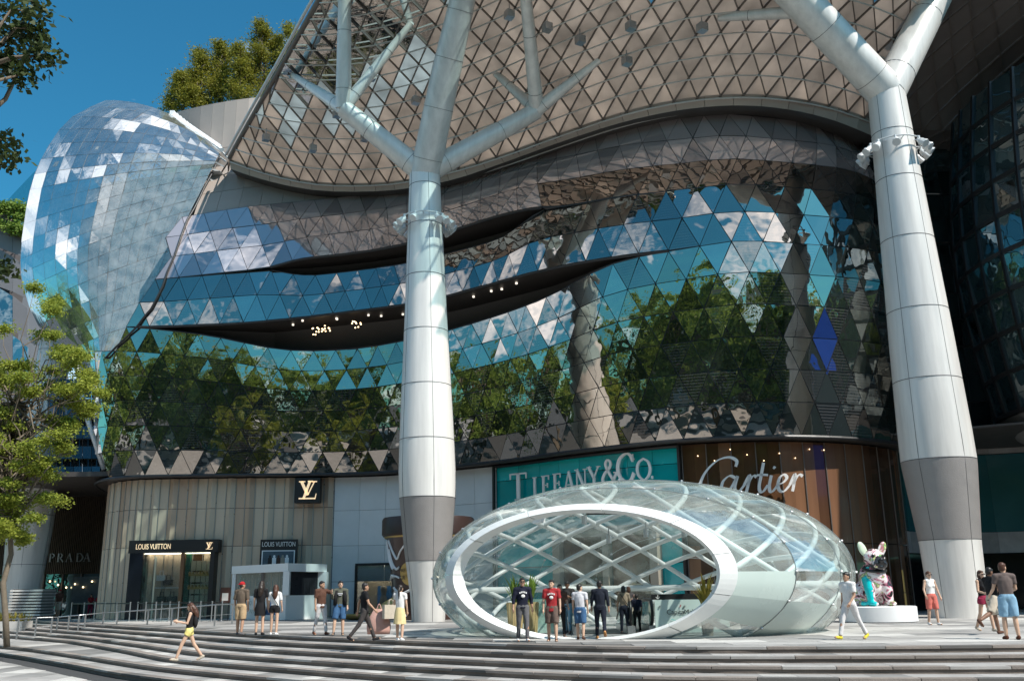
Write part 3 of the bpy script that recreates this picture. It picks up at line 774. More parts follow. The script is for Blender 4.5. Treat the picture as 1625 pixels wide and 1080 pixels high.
steel_column(base2, top2, p2_, [(0, 3.15, 'base_shell', 'column_white'), (3.15, 6.5, 'mesh_band', 'column_mesh'), (6.5, top2.z, 'shaft', 'column_white')],
    [3.15, 6.5, 10, 13.2, 16.6, 19.6, 22, top2.z-.1], 'tall white steel tree column at right beside the woman in coral shorts',
    [([top2-Vector((0, 0, .5)), a1, a1+(a1-top2)*.6], [.88, .84, .7]), ([top2-Vector((-.1, 0, .5)), a2], [.84, .78]), ([a1-(a1-top2)*.18, t1], [.34, .2])],
    (21.2, 10))
p3b = at_y(30, 958, 68); base3 = Vector((p3b.x, 68, 0)); top3 = Vector((base3.x+.6, 68, 26))
p3_ = [(0, 1.25), (3, 1.3), (7, 1.55), (16, 1.2), (26, .8)]
steel_column(base3, top3, p3_, [(0, 26, 'shaft', 'column_white')], [3.6, 7, 10, 13, 16, 19], 'white steel column at far left half hidden by the leafy tree', [], (20, 10))

# ------------------------------------------------------------------ glass bulb at left
LB = smooth_tab([(168, 160), (112, 188), (76, 235), (53, 285), (41, 340), (34, 400), (37, 450), (58, 510), (98, 560), (150, 604)], 4)
RB = smooth_tab([(352, 236), (349, 241), (346, 249), (342, 258), (335, 271), (318, 306), (296, 350), (268, 425), (226, 510), (158, 596)], 4)
def tabat(T, t): k = t*(len(T)-1); i = min(int(k), len(T)-2); return tuple(lerp(a, b, k-i) for a, b in zip(T[i], T[i+1]))
def bulb_pt(s, t):
    l, r = tabat(LB, t), tabat(RB, t)
    px = lerp(l[0], r[0], s); py = lerp(l[1], r[1], s) - (lerp(20, 6, min(t*3, 1))*4*s*(1-s)) - (0 if t > .1 else 0)
    e = 1-min(s*1.7, 1); e2 = 1-min(t*2.6, 1)
    Y = 59.4 + 7*(1-math.sqrt(max(1-e*e, 0))) + 6*(1-math.sqrt(max(1-e2*e2, 0))) + 1.2*t
    return at_y(px, py, Y)
mat('cladding_pale', (.42, .42, .41), .6, 0, .3, .35)
bulb = empty('glass_bulb', at_y(150, 600, 66).to_tuple()[:2] + (0,), label='rounded bulging clear glass shell left of the canopy under the sky', cat='glass shell')
bulb.location = (0, 0, 0)
NS, NT = 15, 19
fr = MB(); dg_ = MB(); random.seed(4)
G = [[bulb_pt(i/NS, j/NT) for i in range(NS+1)] for j in range(NT+1)]
for j in range(NT):
    for i in range(NS):
        Q = [G[j][i], G[j][i+1], G[j+1][i+1], G[j+1][i]]; n = (Q[2]-Q[0]).cross(Q[3]-Q[1]).normalized()
        if n.y > 0: n = -n
        fr.bar(Q[0], Q[1], .07); fr.bar(Q[0], Q[3], .07)
        dg_.bar(Q[0] if (i+j) % 2 else Q[1], Q[2] if (i+j) % 2 else Q[3], .05)
        q = [p + n*(.05+random.gauss(0, .008)) for p in Q]; pane('glass_pane', q, n, .012, 'bulb_glass', bulb, .012)
fr.build('frame_grid', 'beam_brown', bulb, fix=False); dg_.build('diagonal_rods', 'rod_pale', bulb, fix=False)
# inner steel net and the pale wall standing behind the glass
inn = MB()
def back(P, d): return P + Vector((.12*d, d, -.05*d))
for j in range(NT):
    for i in range(NS):
        if (i+j) % 2: continue
        a_, c_ = back(G[j][i], 1.1), back(G[j+1][i+1], 1.1); inn.bar(a_, c_, .10)
        if i > 0: inn.bar(a_, back(G[j+1][i-1], 1.1), .10)
        inn.bar(G[j][i], a_, .05)
inn.build('inner_net', 'steel_white', bulb, fix=False)
bk = MB(); bk.grid([[back(G[j][i], 4.0) for i in range(0, NS+1)] for j in range(6, NT+1)]); bk.build('inner_wall', 'cladding_pale', bulb, fix=False)
for j in range(7, NT, 3): fl = MB(); fl.grid([[back(G[j][i], .9) for i in range(NS+1)], [back(G[j][i], 4.0) for i in range(NS+1)]]); fl.build('floor_edge', 'steel_white', bulb, fix=False)
# lower legs of the bulb frame running down to the soffit at left
g = MB()
for a_, b_, r_ in (((150, 600), (188, 752), .24), ((120, 570), (165, 745), .16), ((135, 640), (175, 748), .1)):
    g.tube([at_y(*a_, 61.5), at_y((a_[0]+b_[0])/2-6, (a_[1]+b_[1])/2, 61), at_y(*b_, 61)], r_, 8)
g.build('strut', 'steel_white', bulb, smooth=True)
for k in range(6):
    for j in range(5):
        x0, x1 = 75+k*14, 75+(k+1)*14; y0, y1 = 600+j*32, 600+(j+1)*32
        pane('lower_pane', [at_y(x0, y0, 63), at_y(x1, y0, 63), at_y(x1, y1, 62.4), at_y(x0, y1, 62.4)], Vector((0, -1, .1)).normalized(), .02, 'dark_glass', bulb, .05)

# ------------------------------------------------------------------ roof wall, neighbours at left
for k in range(12):
    x0, x1 = 262+k*19, 262+(k+1)*19
    def tp(x): return interp(smooth_tab([(250, 186), (290, 175), (340, 164), (400, 155), (480, 150), (520, 148)]), x)
    def yy(x): return 70 - 3.5*math.sin((x-250)/260*math.pi)
    for lo_, hi_ in ((0.5, 1.0), (0.0, 0.5)):
        def pt(x, h): P = at_y(x, tp(x), yy(x)); return Vector((P.x, P.y, P.z-8+8*h))
        pane('roof_wall_panel', [pt(x0, lo_), pt(x1, lo_), pt(x1, hi_), pt(x0, hi_)], Vector((0, -1, 0)), .1, 'cladding_beige', mall, .02)
g = MB()
for k in range(14):
    a_ = at_y(276+k*5.2, 183+k*4.2, 66.3); g.box(a_, (.35, .9, .35))
g.tube([at_y(274, 184, 65.6), at_y(352, 238, 62)], .18, 6); g.tube([at_y(276, 181, 65.8), at_y(350, 232, 62.2)], .1, 6); g.build('roof_stair_edge', 'white_paint', mall)
nb = empty('neighbouring_building', (-60, 95, 0), label='grey clad building at far left edge behind the glass bulb', cat='building')
nb.location = (0, 0, 0)
for j in range(9):
    for k in range(4):
        x0, x1 = -52+k*24, -52+(k+1)*24; y0, y1 = 330+j*62, 330+(j+1)*62
        sl = lambda x: (x*-.35 if x < 20 else 30+(x-20)*1.6)
        q = [at_y(x0, y1+sl(x0)*.3, 84), at_y(x1, y1+sl(x1)*.3, 84), at_y(x1, y0+sl(x1)*.5, 84), at_y(x0, y0+sl(x0)*.5, 84)]
        pane('wall_panel', q, Vector((0, -1, 0)), .15, 'cladding_grey' if (j*3+k) % 4 else 'wing_glass', nb, .03)
a_, b_ = at_y(-60, 350, 86), at_y(48, 380, 86); g = MB(); g.box(((a_.x+b_.x)/2, 90, a_.z/2-1), (b_.x-a_.x, 8, a_.z-2)); g.build('wall', 'cladding_grey', nb)
tw = empty('glass_tower', (at_y(30, 800, 330).x, 330, 0), label='distant blue glass skyscraper peeking over the left edge', cat='building')
W = at_y(52, 300, 330).x - at_y(-25, 300, 330).x; zt = at_y(40, 272, 330).z
g = MB(); g.add([(-W*.5, 0, 0), (W*.5, 0, 0), (W*.5, 30, 0), (-W*.5, 30, 0), (-W*.5, 0, zt-24), (W*.5, 0, zt), (W*.5, 30, zt), (-W*.5, 30, zt-24)], [(0, 1, 5, 4), (1, 2, 6, 5), (2, 3, 7, 6), (3, 0, 4, 7), (4, 5, 6, 7)])
tw.location.x = at_y(13, 300, 330).x; g.build('tower_body', 'tower_glass', tw)
for k in range(14):
    z = zt-26-k*7; g = MB(); g.box((0, -.25, z), (W*1.002, .5, 1.0)); g.build('floor_band', 'steel_white', tw)
g = MB(); g.box((W*.38, 12, zt+3), (3, 6, 8)); g.build('roof_plant', 'steel_white', tw)

# ------------------------------------------------------------------ dark glass wing at right
wing = empty('glass_wing', (28, 52, 0), label='dark glass wing with square panes behind the right column', cat='building')
wing.location = (0, 0, 0)
WP = smooth_tab([(20.5, 50.6), (22.5, 53.0), (25.5, 54.2), (29, 53.6), (32.5, 51.0), (35.5, 47.0), (38, 43), (40, 39)], 5)
def wpt(s, z):
    k = s*(len(WP)-1); i = min(int(k), len(WP)-2); x, y = (lerp(a, b, k-i) for a, b in zip(WP[i], WP[i+1])); return Vector((x, y + (0.02*(z-18)**2*.35-1 if z > 9 else 0), z))
fr = MB(); random.seed(8); NW = 22
for k in range(NW):
    for j in range(12):
        z0, z1 = 9.9+j*1.6, 9.9+(j+1)*1.6; Q = [wpt(k/NW, z0), wpt((k+1)/NW, z0), wpt((k+1)/NW, z1), wpt(k/NW, z1)]
        n = (Q[1]-Q[0]).cross(Q[3]-Q[0]).normalized()
        if n.y > 0: n = -n
        fr.bar(Q[0], Q[1], .09); fr.bar(Q[0], Q[3], .09)
        pane('glass_pane', [p+n*random.gauss(.05, .04) for p in Q], n, .02, 'wing_glass', wing, .05)
fr.build('frame_grid', 'mullion', wing, fix=False)
for z0, z1, nm, m, dy in ((0, 3.05, 'dark_base', 'black_gloss', 1.2), (3.05, 4.2, 'white_band', 'stone_pale', 0), (4.2, 8.6, 'teal_wall', 'teal_wall', .1), (8.6, 9.85, 'stone_band', 'stone_grey', -.25)):  # lowest tier is a set-back row of glossy black panels
    if m == 'teal_wall': mat('teal_wall', (0.03, 0.15, 0.17), 0.18, 0, .15, .5, coat=.4)
    for k in range(NW//2):
        q = [wpt(2*k/NW, 8.9), wpt((2*k+2)/NW, 8.9)]; q = [Vector((p.x, p.y+dy+.6, 0)) for p in q]
        Q = [q[0]+Vector((0, 0, z0)), q[1]+Vector((0, 0, z0)), q[1]+Vector((0, 0, z1)), q[0]+Vector((0, 0, z1))]
        n = (Q[1]-Q[0]).cross(Q[3]-Q[0]).normalized()
        if n.y > 0: n = -n
        pane(nm+'_panel', Q, n, .1, m, wing, .008)
pane('wing_soffit', [Vector((18, 50, 8.9)), Vector((40, 37, 8.9)), Vector((46, 60, 8.9)), Vector((18, 62, 8.9))], Vector((0, 0, -1)), .1, 'soffit_dark', wing)
bx = MB(); bx.box((33, 66, 15), (34, 12, 30)); bx.build('core_wall', 'core_dark', wing)
# nearer drum of the wing at the right edge of the picture
drum = empty('glass_drum', (0, 0, 0), label='dark rounded glass drum at the right edge with blue reflecting windows', cat='building')
DC = Vector((34.5, 46.5, 0)); DRAD = 9.5; fr = MB()
for k in range(16):
    a0, a1_ = math.pi*(0.92+k*.05), math.pi*(0.92+(k+1)*.05)
    for j in range(9):
        z0, z1 = 9.6+j*1.9, 9.6+(j+1)*1.9
        def dp(a, z): rr_ = DRAD + .9*math.sin((z-9.6)/17*math.pi); return DC + Vector((math.cos(a)*rr_, math.sin(a)*rr_, z))
        Q = [dp(a0, z0), dp(a1_, z0), dp(a1_, z1), dp(a0, z1)]; n = (sum(Q, Vector())/4-DC); n.z = 0; n.normalize()
        fr.bar(Q[0], Q[1], .22); fr.bar(Q[0], Q[3], .22)
        pane('glass_pane', [p+n*random.gauss(.03, .03) for p in Q], n, .02, 'wing_glass', drum, .08)
fr.build('frame_grid', 'black', drum, fix=False)
g = MB(); g.lathe([(DRAD-1.6, 8.4), (DRAD-.1, 9.55)], DC, 40, cap=False); g.build('soffit_ring', 'stone_grey', drum)
g = MB(); g.lathe([(DRAD-.6, 9.7), (DRAD-.6, 27)], DC, 40); g.build('core_wall', 'core_dark', drum)
# ------------------------------------------------------------------ shopfront helpers
def wall(u, z, inset=0.9): return plan(u) - plan_n(u)*inset + Vector((0, 0, z))
def wall_u(px, z, inset=0.9):
    lo, hi = _cum[10], u_of_x(21)
    for _ in range(36):
        m_ = (lo+hi)/2
        if proj(wall(m_, z, inset))[0] < px: lo = m_
        else: hi = m_
    return lo
def z_at(P, py):
    lo, hi = -2, 40
    for _ in range(36):
        m_ = (lo+hi)/2
        if proj((P.x, P.y, m_))[1] > py: lo = m_
        else: hi = m_
    return lo
def wframe(px0, px1, py, inset=0.9):
    """local frame on the shop wall: x to the right, y outwards, z up; returns matrix, width, height function"""
    u0 = wall_u(px0, 3, inset); P0 = wall(u0, 0, inset); z = z_at(P0, py)
    P0 = wall(wall_u(px0, z, inset), 0, inset); P1 = wall(wall_u(px1, z, inset), 0, inset)
    t = (P1-P0); W = t.length; t.normalize(); n = Vector((t.y, -t.x, 0))
    Mx = Matrix((t, n, Vector((0, 0, 1)))).transposed().to_4x4(); Mx.translation = P0
    mid = (P0+P1)/2
    return Mx, W, (lambda y_: z_at(mid, y_))
WORK = bpy.data.scenes.new('workbench')
def bake(o):
    """evaluated mesh of an object, worked out in a small side scene"""
    WORK.collection.objects.link(o)
    with bpy.context.temp_override(scene=WORK, view_layer=WORK.view_layers[0]):
        dg = bpy.context.evaluated_depsgraph_get(); dg.update(); return bpy.data.meshes.new_from_object(o.evaluated_get(dg))
def text_mesh(body, size, ext=0.01, spacing=1.0, shear=0.0, align='LEFT'):
    cu = bpy.data.curves.new('text', 'FONT'); cu.body = body; cu.size = size; cu.extrude = ext; cu.space_character = spacing; cu.shear = shear; cu.align_x = align
    o = bpy.data.objects.new('text_source', cu); me = bake(o); bpy.data.objects.remove(o); bpy.data.curves.remove(cu); return me
def put_text(body, Mx, x, z, y, size, matname, parent, name='lettering', width=None, align='LEFT', ext=0.01, spacing=1.0, tall=None):
    me = text_mesh(body, size, ext, spacing, align=align); me.materials.clear(); me.materials.append(MAT[matname])
    xs = [v.co.x for v in me.vertices]; ys = [v.co.y for v in me.vertices]
    sx = width/(max(xs)-min(xs)) if width else 1; sy = tall/(max(ys)-min(ys)) if tall else (sx if not tall and width else 1)
    L_ = Matrix((Vector((sx, 0, 0)), Vector((0, 0, 1)), Vector((0, sy, 0)))).transposed().to_4x4()
    # text x -> wall x, text y -> wall z, text z -> wall y (outwards)
    Tm = Matrix(((sx, 0, 0, x - (min(xs)*sx if align == 'LEFT' else 0)), (0, 0, 1, y), (0, sy, 0, z), (0, 0, 0, 1)))
    me.transform(Mx @ Tm); me.flip_normals() if (Mx @ Tm).determinant() < 0 else None
    return link(bpy.data.objects.new(name, me), parent)
class Glyph:
    """flat letters from strokes with thick stems, thin hairlines and serifs, extruded"""
    def __init__(s): s.polys = []
    def st(s, x0, y0, x1, y1, w, w1=None):
        w1 = w if w1 is None else w1
        d = Vector((x1-x0, y1-y0)).normalized(); n = Vector((-d.y, d.x)); s.polys.append([(x0-n.x*w/2, y0-n.y*w/2), (x1-n.x*w1/2, y1-n.y*w1/2), (x1+n.x*w1/2, y1+n.y*w1/2), (x0+n.x*w/2, y0+n.y*w/2)]); return s
    def hs(s, x0, x1, y, h): s.polys.append([(x0, y), (x1, y), (x1, y+h), (x0, y+h)]); return s
    def curve(s, pts, thick, thin, pen=math.pi/2, n=8):
        P = smooth_tab(pts, n); L_, R_ = [], []
        for i, p in enumerate(P):
            a, b = P[max(i-1, 0)], P[min(i+1, len(P)-1)]; ang = math.atan2(b[1]-a[1], b[0]-a[0]); w = thin + (thick-thin)*abs(math.cos(ang-pen))
            L_.append((p[0]-math.sin(ang)*w/2, p[1]+math.cos(ang)*w/2)); R_.append((p[0]+math.sin(ang)*w/2, p[1]-math.cos(ang)*w/2))
        for i in range(len(P)-1): s.polys.append([L_[i], R_[i], R_[i+1], L_[i+1]])
        return s
    def build(s, Mx, x, z, y, sc, th, matname, parent, name='letter', sx=1.0):
        b = MB()
        for q in s.polys:
            v = [Mx @ Vector((x+p[0]*sc*sx, y, z+p[1]*sc)) for p in q]; o_ = (Mx.to_3x3() @ Vector((0, 1, 0)))
            b.slab(v, th, (-o_)); 
        return b.build(name, matname, parent)
def serif(ch):
    g = Glyph(); k, h = .16, .055
    if ch == 'T': g.st(.42, 0, .42, 1, k); g.hs(0, .84, .95, .05); g.st(.02, .98, .02, .78, .06, .03); g.st(.82, .98, .82, .78, .06, .03); g.hs(.24, .6, 0, .04); return g, .88
    if ch == 'I': g.st(.2, 0, .2, 1, k); g.hs(.04, .36, 0, .04); g.hs(.04, .36, .96, .04); return g, .42
    if ch == 'F': g.st(.2, 0, .2, 1, k); g.hs(.04, .66, .95, .05); g.hs(.2, .54, .5, .045); g.hs(.04, .38, 0, .04); g.st(.64, .98, .64, .78, .06, .03); g.st(.53, .62, .53, .4, .05, .05); return g, .68
    if ch == 'A': g.st(.08, 0, .42, 1, .055); g.st(.42, 1, .76, 0, k); g.hs(.2, .64, .33, .045); g.hs(-.02, .22, 0, .04); g.hs(.6, .92, 0, .04); return g, .9
    if ch == 'N': g.st(.16, 0, .16, 1, .06); g.st(.16, 1, .76, 0, k); g.st(.76, 0, .76, 1, .06); g.hs(.02, .3, 0, .04); g.hs(.0, .22, .96, .04); g.hs(.62, .9, .96, .04); return g, .94
    if ch == 'Y': g.st(.06, 1, .42, .46, k); g.st(.76, 1, .42, .46, .06); g.st(.42, 0, .42, .5, k); g.hs(-.06, .24, .96, .04); g.hs(.62, .9, .96, .04); g.hs(.26, .58, 0, .04); return g, .86
    if ch == 'P': g.st(.2, 0, .2, 1, k); g.curve([(.2, .97), (.5, .96), (.66, .76), (.5, .53), (.2, .5)], .15, .04); g.hs(.04, .38, 0, .04); return g, .72
    if ch == 'R': g.st(.2, 0, .2, 1, k); g.curve([(.2, .97), (.5, .96), (.64, .76), (.5, .54), (.2, .52)], .15, .04); g.st(.4, .5, .8, 0, .14); g.hs(.04, .38, 0, .04); return g, .86
    if ch == 'D': g.st(.2, 0, .2, 1, k); g.curve([(.2, .97), (.55, .95), (.84, .5), (.55, .05), (.2, .03)], .17, .04); return g, .96
    if ch == 'C': g.curve([(.86, .72), (.72, .92), (.5, .98), (.2, .82), (.08, .5), (.2, .18), (.5, .02), (.74, .1), (.88, .3)], .17, .05); g.st(.86, .95, .86, .68, .05, .03); return g, .96
    if ch == 'O': g.curve([(.5, .98), (.2, .82), (.08, .5), (.2, .18), (.5, .02), (.8, .18), (.92, .5), (.8, .82), (.5, .98)], .17, .04); return g, 1.02
    if ch == '&': g.curve([(.9, .45), (.6, .08), (.3, .0), (.08, .2), (.2, .45), (.5, .68), (.56, .86), (.42, .98), (.28, .86), (.34, .66), (.62, .26), (.92, .0)], .14, .05); g.hs(.72, 1.0, .45, .04); return g, 1.02
    if ch == '.': g.polys.append([(.05, 0), (.17, 0), (.17, .13), (.05, .13)]); return g, .25
    return g, .4

mat('mesh_metal', (0.56, 0.45, 0.34), 0.45, 0.2, 0.09, 0.9, 0.15, 60, stretch=(1, 1, .12))
mat('mesh_metal_warm', (0.50, 0.36, 0.26), 0.45, 0.2, 0.12, 0.8, 0.15, 60, stretch=(1, 1, .15))
mat('perforated', (0.62, 0.63, 0.63), 0.5, 0.1, 0.08, 0.9, 0.5, 14)
mat('teal_glass', (0.0, 0.30, 0.32), 0.1, 0, 0.25, 0.4, coat=.5)
mat('teal_light', (0.0, 0.42, 0.43), 0.25, 0, 0.2, 0.5)
mat('brown_glass', (0.085, 0.042, 0.022), 0.1, 0.1, 0.6, 1.2, stretch=(1, 1, .06), coat=.6)
mat('brown_wood', (0.17, 0.085, 0.045), 0.25, 0, 0.5, 1.5, stretch=(1, 1, .05), coat=.4)
mat('sign_white', (0.80, 0.78, 0.76), 0.3, 0.1, 0)
mat('sign_warm', (0.9, 0.72, 0.5), 0.4, 0, 0, emit=(1, 0.72, 0.42), es=0.55)
mat('prada_ribs', (0.085, 0.062, 0.04), 0.4, 0.4, 0.3, 2, stretch=(1, 1, .2))
mat('navy', (0.008, 0.010, 0.018), 0.2, 0, 0)
mat('green_velvet', (0.01, 0.13, 0.08), 0.5, 0, .2, 2)
mat('cream', (0.55, 0.50, 0.36), 0.6, 0, .1, 2)
mat('poster_blue', (0.06, 0.10, 0.13), 0.4, 0, .5, 3)
mat('blue_panel', (0.03, 0.16, 0.42), 0.5, 0, .08, 1)
mat('bead_silver', (0.45, 0.46, 0.47), 0.25, 0.6, .2, 4)
mat('bead_dark', (0.05, 0.05, 0.06), 0.3, 0.3, .2, 4)
mat('chocolate', (0.045, 0.016, 0.012), 0.35, 0, .15, 2, coat=.3)
mat('chocolate_lid', (0.035, 0.018, 0.015), 0.4, 0, .1, 2)
mat('beige_stone', (0.30, 0.27, 0.22), .6, 0, .2, 1)
mat('tan_planter', (0.42, 0.33, 0.16), .5, .15, .15, 3)
mat('red_cloth', (0.35, 0.03, 0.03), .8, 0, .15, 5)

# ---- pleated metal shop with black doorway
shop1 = empty('pleated_shopfront', (0, 0, 0), label='shop front of tall pleated metal mesh with a black doorway and glowing sign', cat='shopfront')
uA, uB = wall_u(192, 4)-5.5, wall_u(527, 4); NP = 32; random.seed(2)
for k in range(NP):
    u0, um, u1 = (lerp(uA, uB, (k+q)/NP) for q in (0, .5, 1)); n = plan_n(um); dp = .16 if k % 2 else -.02
    for z0, z1 in ((.02, 4.25), (4.28, 6.55), (6.58, 8.42)):
        b = MB(); A_, M_, B_ = wall(u0, 0), wall(um, 0)+n*dp, wall(u1, 0)
        off_ = A_.copy(); vs = []
        for P in (A_, M_, B_): vs += [P+Vector((0, 0, z0)), P+Vector((0, 0, z1))]
        b.add(vs + [v-n*.05 for v in vs], [(0, 2, 3, 1), (2, 4, 5, 3), (6, 7, 9, 8), (8, 9, 11, 10), (0, 6, 8, 2), (2, 8, 10, 4), (1, 3, 9, 7), (3, 5, 11, 9), (0, 1, 7, 6), (4, 10, 11, 5)])
        b.build('mesh_panel', 'mesh_metal_warm' if (z1 > 5 and math.sin(k*.9)+.4*math.sin(k*2.3) > .35) else 'mesh_metal', shop1, fix=False)
g = MB()
for k in range(NP+1): P = wall(lerp(uA, uB, k/NP), 0)+plan_n(lerp(uA, uB, k/NP))*.03; g.tube([P+Vector((0, 0, .02)), P+Vector((0, 0, 8.4))], .025, 5)
g.build('seam_strips', 'steel', shop1)
Mx, W, zf = wframe(213, 346, 900)
H = zf(857); HB = zf(877)
g = MB(); g.X = Mx; g.box((W/2, .3, (H+HB)/2), (W+.3, .8, H-HB)); g.build('sign_fascia', 'black', shop1)
g = MB(); g.X = Mx; g.box((W*.07, .3, HB/2), (W*.16, .75, HB)); g.build('door_jamb', 'navy', shop1)
g = MB(); g.X = Mx; g.box((W*.97, .3, HB/2), (W*.05, .75, HB)); g.build('door_jamb', 'black', shop1)
g = MB(); g.X = Mx; g.box((W*.62, .3, HB/2), (W*.04, .75, HB)); g.build('door_post', 'brown_wood', shop1)
g = MB(); g.X = Mx; g.box((W*.55, .06, HB/2), (W*.84, .04, HB)); g.build('interior_back', 'brown_glass', shop1)
g = MB(); g.X = Mx; g.box((W*.665, .25, HB/2), (W*.05, .3, HB)); g.build('green_column', 'green_velvet', shop1)
g = MB(); g.X = Mx; g.box((W*.30, .6, HB*.47), (W*.02, .05, HB*.94)); g.build('door_handle_post', 'cream', shop1)
for r in range(5):
    for c in range(4):
        g = MB(); g.X = Mx; g.box((W*(.73+c*.063), .3, HB*(.1+r*.175)), (W*.052, .1, HB*.15)); g.build('display_shelf', 'cream', shop1)
for r in range(2):
    g = MB(); g.X = Mx; g.box((W*.82, .42, HB*(.46+r*.2)), (W*.26, .12, .14))
    for q in range(7): g.ell((W*(.7+q*.04), .46, HB*(.46+r*.2)+.1), (.09, .09, .1), 6, 4)
    g.build('gold_rail', 'gold', shop1)
for x, zz in ((.38, .30), (.5, .30), (.44, .55), (.36, .62)):
    g = MB(); g.X = Mx; g.box((W*x, .3, HB*zz), (W*.1, .3, .32)); g.tube([(W*x-.12, .3, HB*zz+.16), (W*x-.1, .3, HB*zz+.42), (W*x+.1, .3, HB*zz+.42), (W*x+.12, .3, HB*zz+.16)], .025, 5)
    g.build('handbag_display', random.choice(['chocolate', 'cream', 'white_paint', 'black']), shop1)
g = MB(); g.X = Mx; g.box((W*.46, .3, HB*.22), (W*.3, .5, .06)); g.box((W*.46, .3, HB*.47), (W*.3, .5, .05)); g.build('display_table', 'white_paint', shop1)
g = MB(); g.X = Mx; g.box((W*.55, .38, HB-.04), (W*.8, .2, .03)); g.build('ceiling_light', 'ceiling_light', shop1)
g = MB(); g.X = Mx; g.box((W*.55, .58, HB/2), (W*.84, .02, HB)); g.build('shop_window', 'shop_glass', shop1)
put_text('LOUIS VUITTON', Mx, W*.06, HB+(H-HB)*.3, .72, .5, 'sign_warm', shop1, width=W*.41, tall=(H-HB)*.42)
def monogram(Mx, x, z, y, s, m, parent):
    g = Glyph(); g.st(.30, .02, .62, .98, .13); g.hs(.04, .92, 0, .075); g.hs(.5, .78, .93, .07); g.st(.92, .0, .98, .3, .05, .04)
    g.st(.16, .95, .52, .22, .15); g.st(.86, .95, .52, .22, .06); g.hs(.02, .36, .92, .06); g.hs(.72, 1.0, .92, .06)
    return g.build(Mx, x, z, y, s, .04, m, parent, 'monogram')
monogram(Mx, W*.89, HB+(H-HB)*.22, .74, (H-HB)*.55, 'sign_warm', shop1)
Mx, W, zf = wframe(472, 511, 780); z0, z1 = zf(799), zf(760)
sg = empty('cube_sign', Mx @ Vector((W/2, .3, z0)), label='black square monogram sign box on the pleated wall', cat='sign'); sg.location = (0, 0, 0)
g = MB(); g.X = Mx; g.box((W/2, .45, (z0+z1)/2), (W, .7, z1-z0)); g.build('box', 'black', sg)
monogram(Mx, W*.14, z0+(z1-z0)*.14, .83, (z1-z0)*.74, 'sign_warm', sg)
Mx, W, zf = wframe(415, 473, 880); z0, z1 = zf(925), zf(856)
ps = empty('poster_box', (0, 0, 0), label='black lit poster box with a group picture above the white kiosk', cat='poster')
g = MB(); g.X = Mx; g.box((W/2, .35, (z0+z1)/2), (W, .3, z1-z0)); g.build('box', 'black', ps)
put_text('LOUIS VUITTON', Mx, W*.05, z1-.42, .51, .4, 'sign_white', ps, width=W*.9, tall=.28)
g = MB(); g.X = Mx; g.box((W/2, .505, z1-1.35), (W*.9, .02, 1.4)); g.build('picture_border', 'white_paint', ps)
g = MB(); g.X = Mx; g.box((W/2, .52, z1-1.35), (W*.84, .01, 1.28)); pc = g.build('picture', 'poster_blue', ps)
for k in range(5):
    g = MB(); g.X = Mx; x = W*(.28+k*.115); g.ell((x, .53, z1-1.02), (.07, .008, .09)); g.box((x, .53, z1-1.5), (.24, .01, .82), taper=.0 + .99); g.build('pictured_figure', ['black', 'white_paint', 'chocolate', 'beige_stone', 'white_paint'][k], ps)

# ---- perforated white wall with display window
shop2 = empty('perforated_wall', (0, 0, 0), label='pale perforated metal wall with a blue display window behind the central column', cat='shopfront')
uA, uB = wall_u(528, 4), wall_u(788, 4); NP = 7
Mw, Ww, zw = wframe(566, 642, 940); ZW1 = zw(896)
uw0, uw1 = wall_u(566, 2), wall_u(642, 2)
zr = [0.02, 2.05, 4.2, 6.35, 8.42]
for k in range(NP):
    for z0, z1 in zip(zr, zr[1:]):
        u0, u1 = lerp(uA, uB, k/NP), lerp(uA, uB, (k+1)/NP)
        if z1 < ZW1+1.2 and u1 > uw0 and u0 < uw1:
            if u0 < uw0: u1 = uw0
            elif u1 > uw1: u0 = uw1
            else: continue
        pane('metal_panel', [wall(u0, z0), wall(u1, z0), wall(u1, z1), wall(u0, z1)], plan_n((u0+u1)/2), .06, 'perforated', shop2, .012)
g = MB(); g.X = Mw
g.box((Ww/2, .02, ZW1+.06), (Ww+.2, .2, .14)); g.box((-.05, .02, ZW1/2), (.12, .2, ZW1)); g.box((Ww+.05, .02, ZW1/2), (.12, .2, ZW1)); g.box((Ww/2, .02, .1), (Ww, .2, .2)); g.build('window_frame', 'black', shop2)
g = MB(); g.X = Mw; g.box((Ww/2, -1.1, ZW1/2), (Ww, .05, ZW1)); g.build('window_backdrop', 'beige_stone', shop2)
g = MB(); g.X = Mw; g.box((Ww*.62, -.95, ZW1*.3), (Ww*.62, .05, ZW1*.58)); g.build('blue_backdrop', 'blue_panel', shop2)
g = MB(); g.X = Mw; g.box((Ww/2, -.6, ZW1+.02), (Ww, 1.2, .04)); g.box((Ww/2, -.6, .12), (Ww, 1.2, .2)); g.box((-.03, -.6, ZW1/2), (.04, 1.2, ZW1)); g.box((Ww+.03, -.6, ZW1/2), (.04, 1.2, ZW1)); g.build('window_box', 'white_paint', shop2)
g = MB(); g.X = Mw
for q in range(9): g.lathe([(.05, 0), (.08, -.22)], (Ww*(.15+q*.09), -.3, ZW1-.02), 8)
g.build('track_light', 'black', shop2)
for x, m in ((.5, 'beige_stone'), (.72, 'black'), (.93, 'stone_pale')):
    d = MB(); d.X = Mw; cx = Ww*x; d.lathe([(.03, 1.72), (.05, 1.6), (.2, 1.52), (.19, 1.25), (.13, 1.05), (.2, .85), (.34, .3), (.33, .29)], (cx, -.5, .2), 14); d.build('dress', m, shop2, smooth=True)
    d = MB(); d.X = Mw; d.tube([(cx, -.5, .2), (cx, -.5, .55)], .02, 6); d.lathe([(.14, 0), (.14, .02)], (cx, -.5, .22), 12); d.build('dress_stand', 'steel', shop2)
g = MB(); g.X = Mw; g.box((Ww/2, -.35, ZW1-.04), (Ww*.9, .35, .03)); g.build('ceiling_light', 'ceiling_light', shop2)
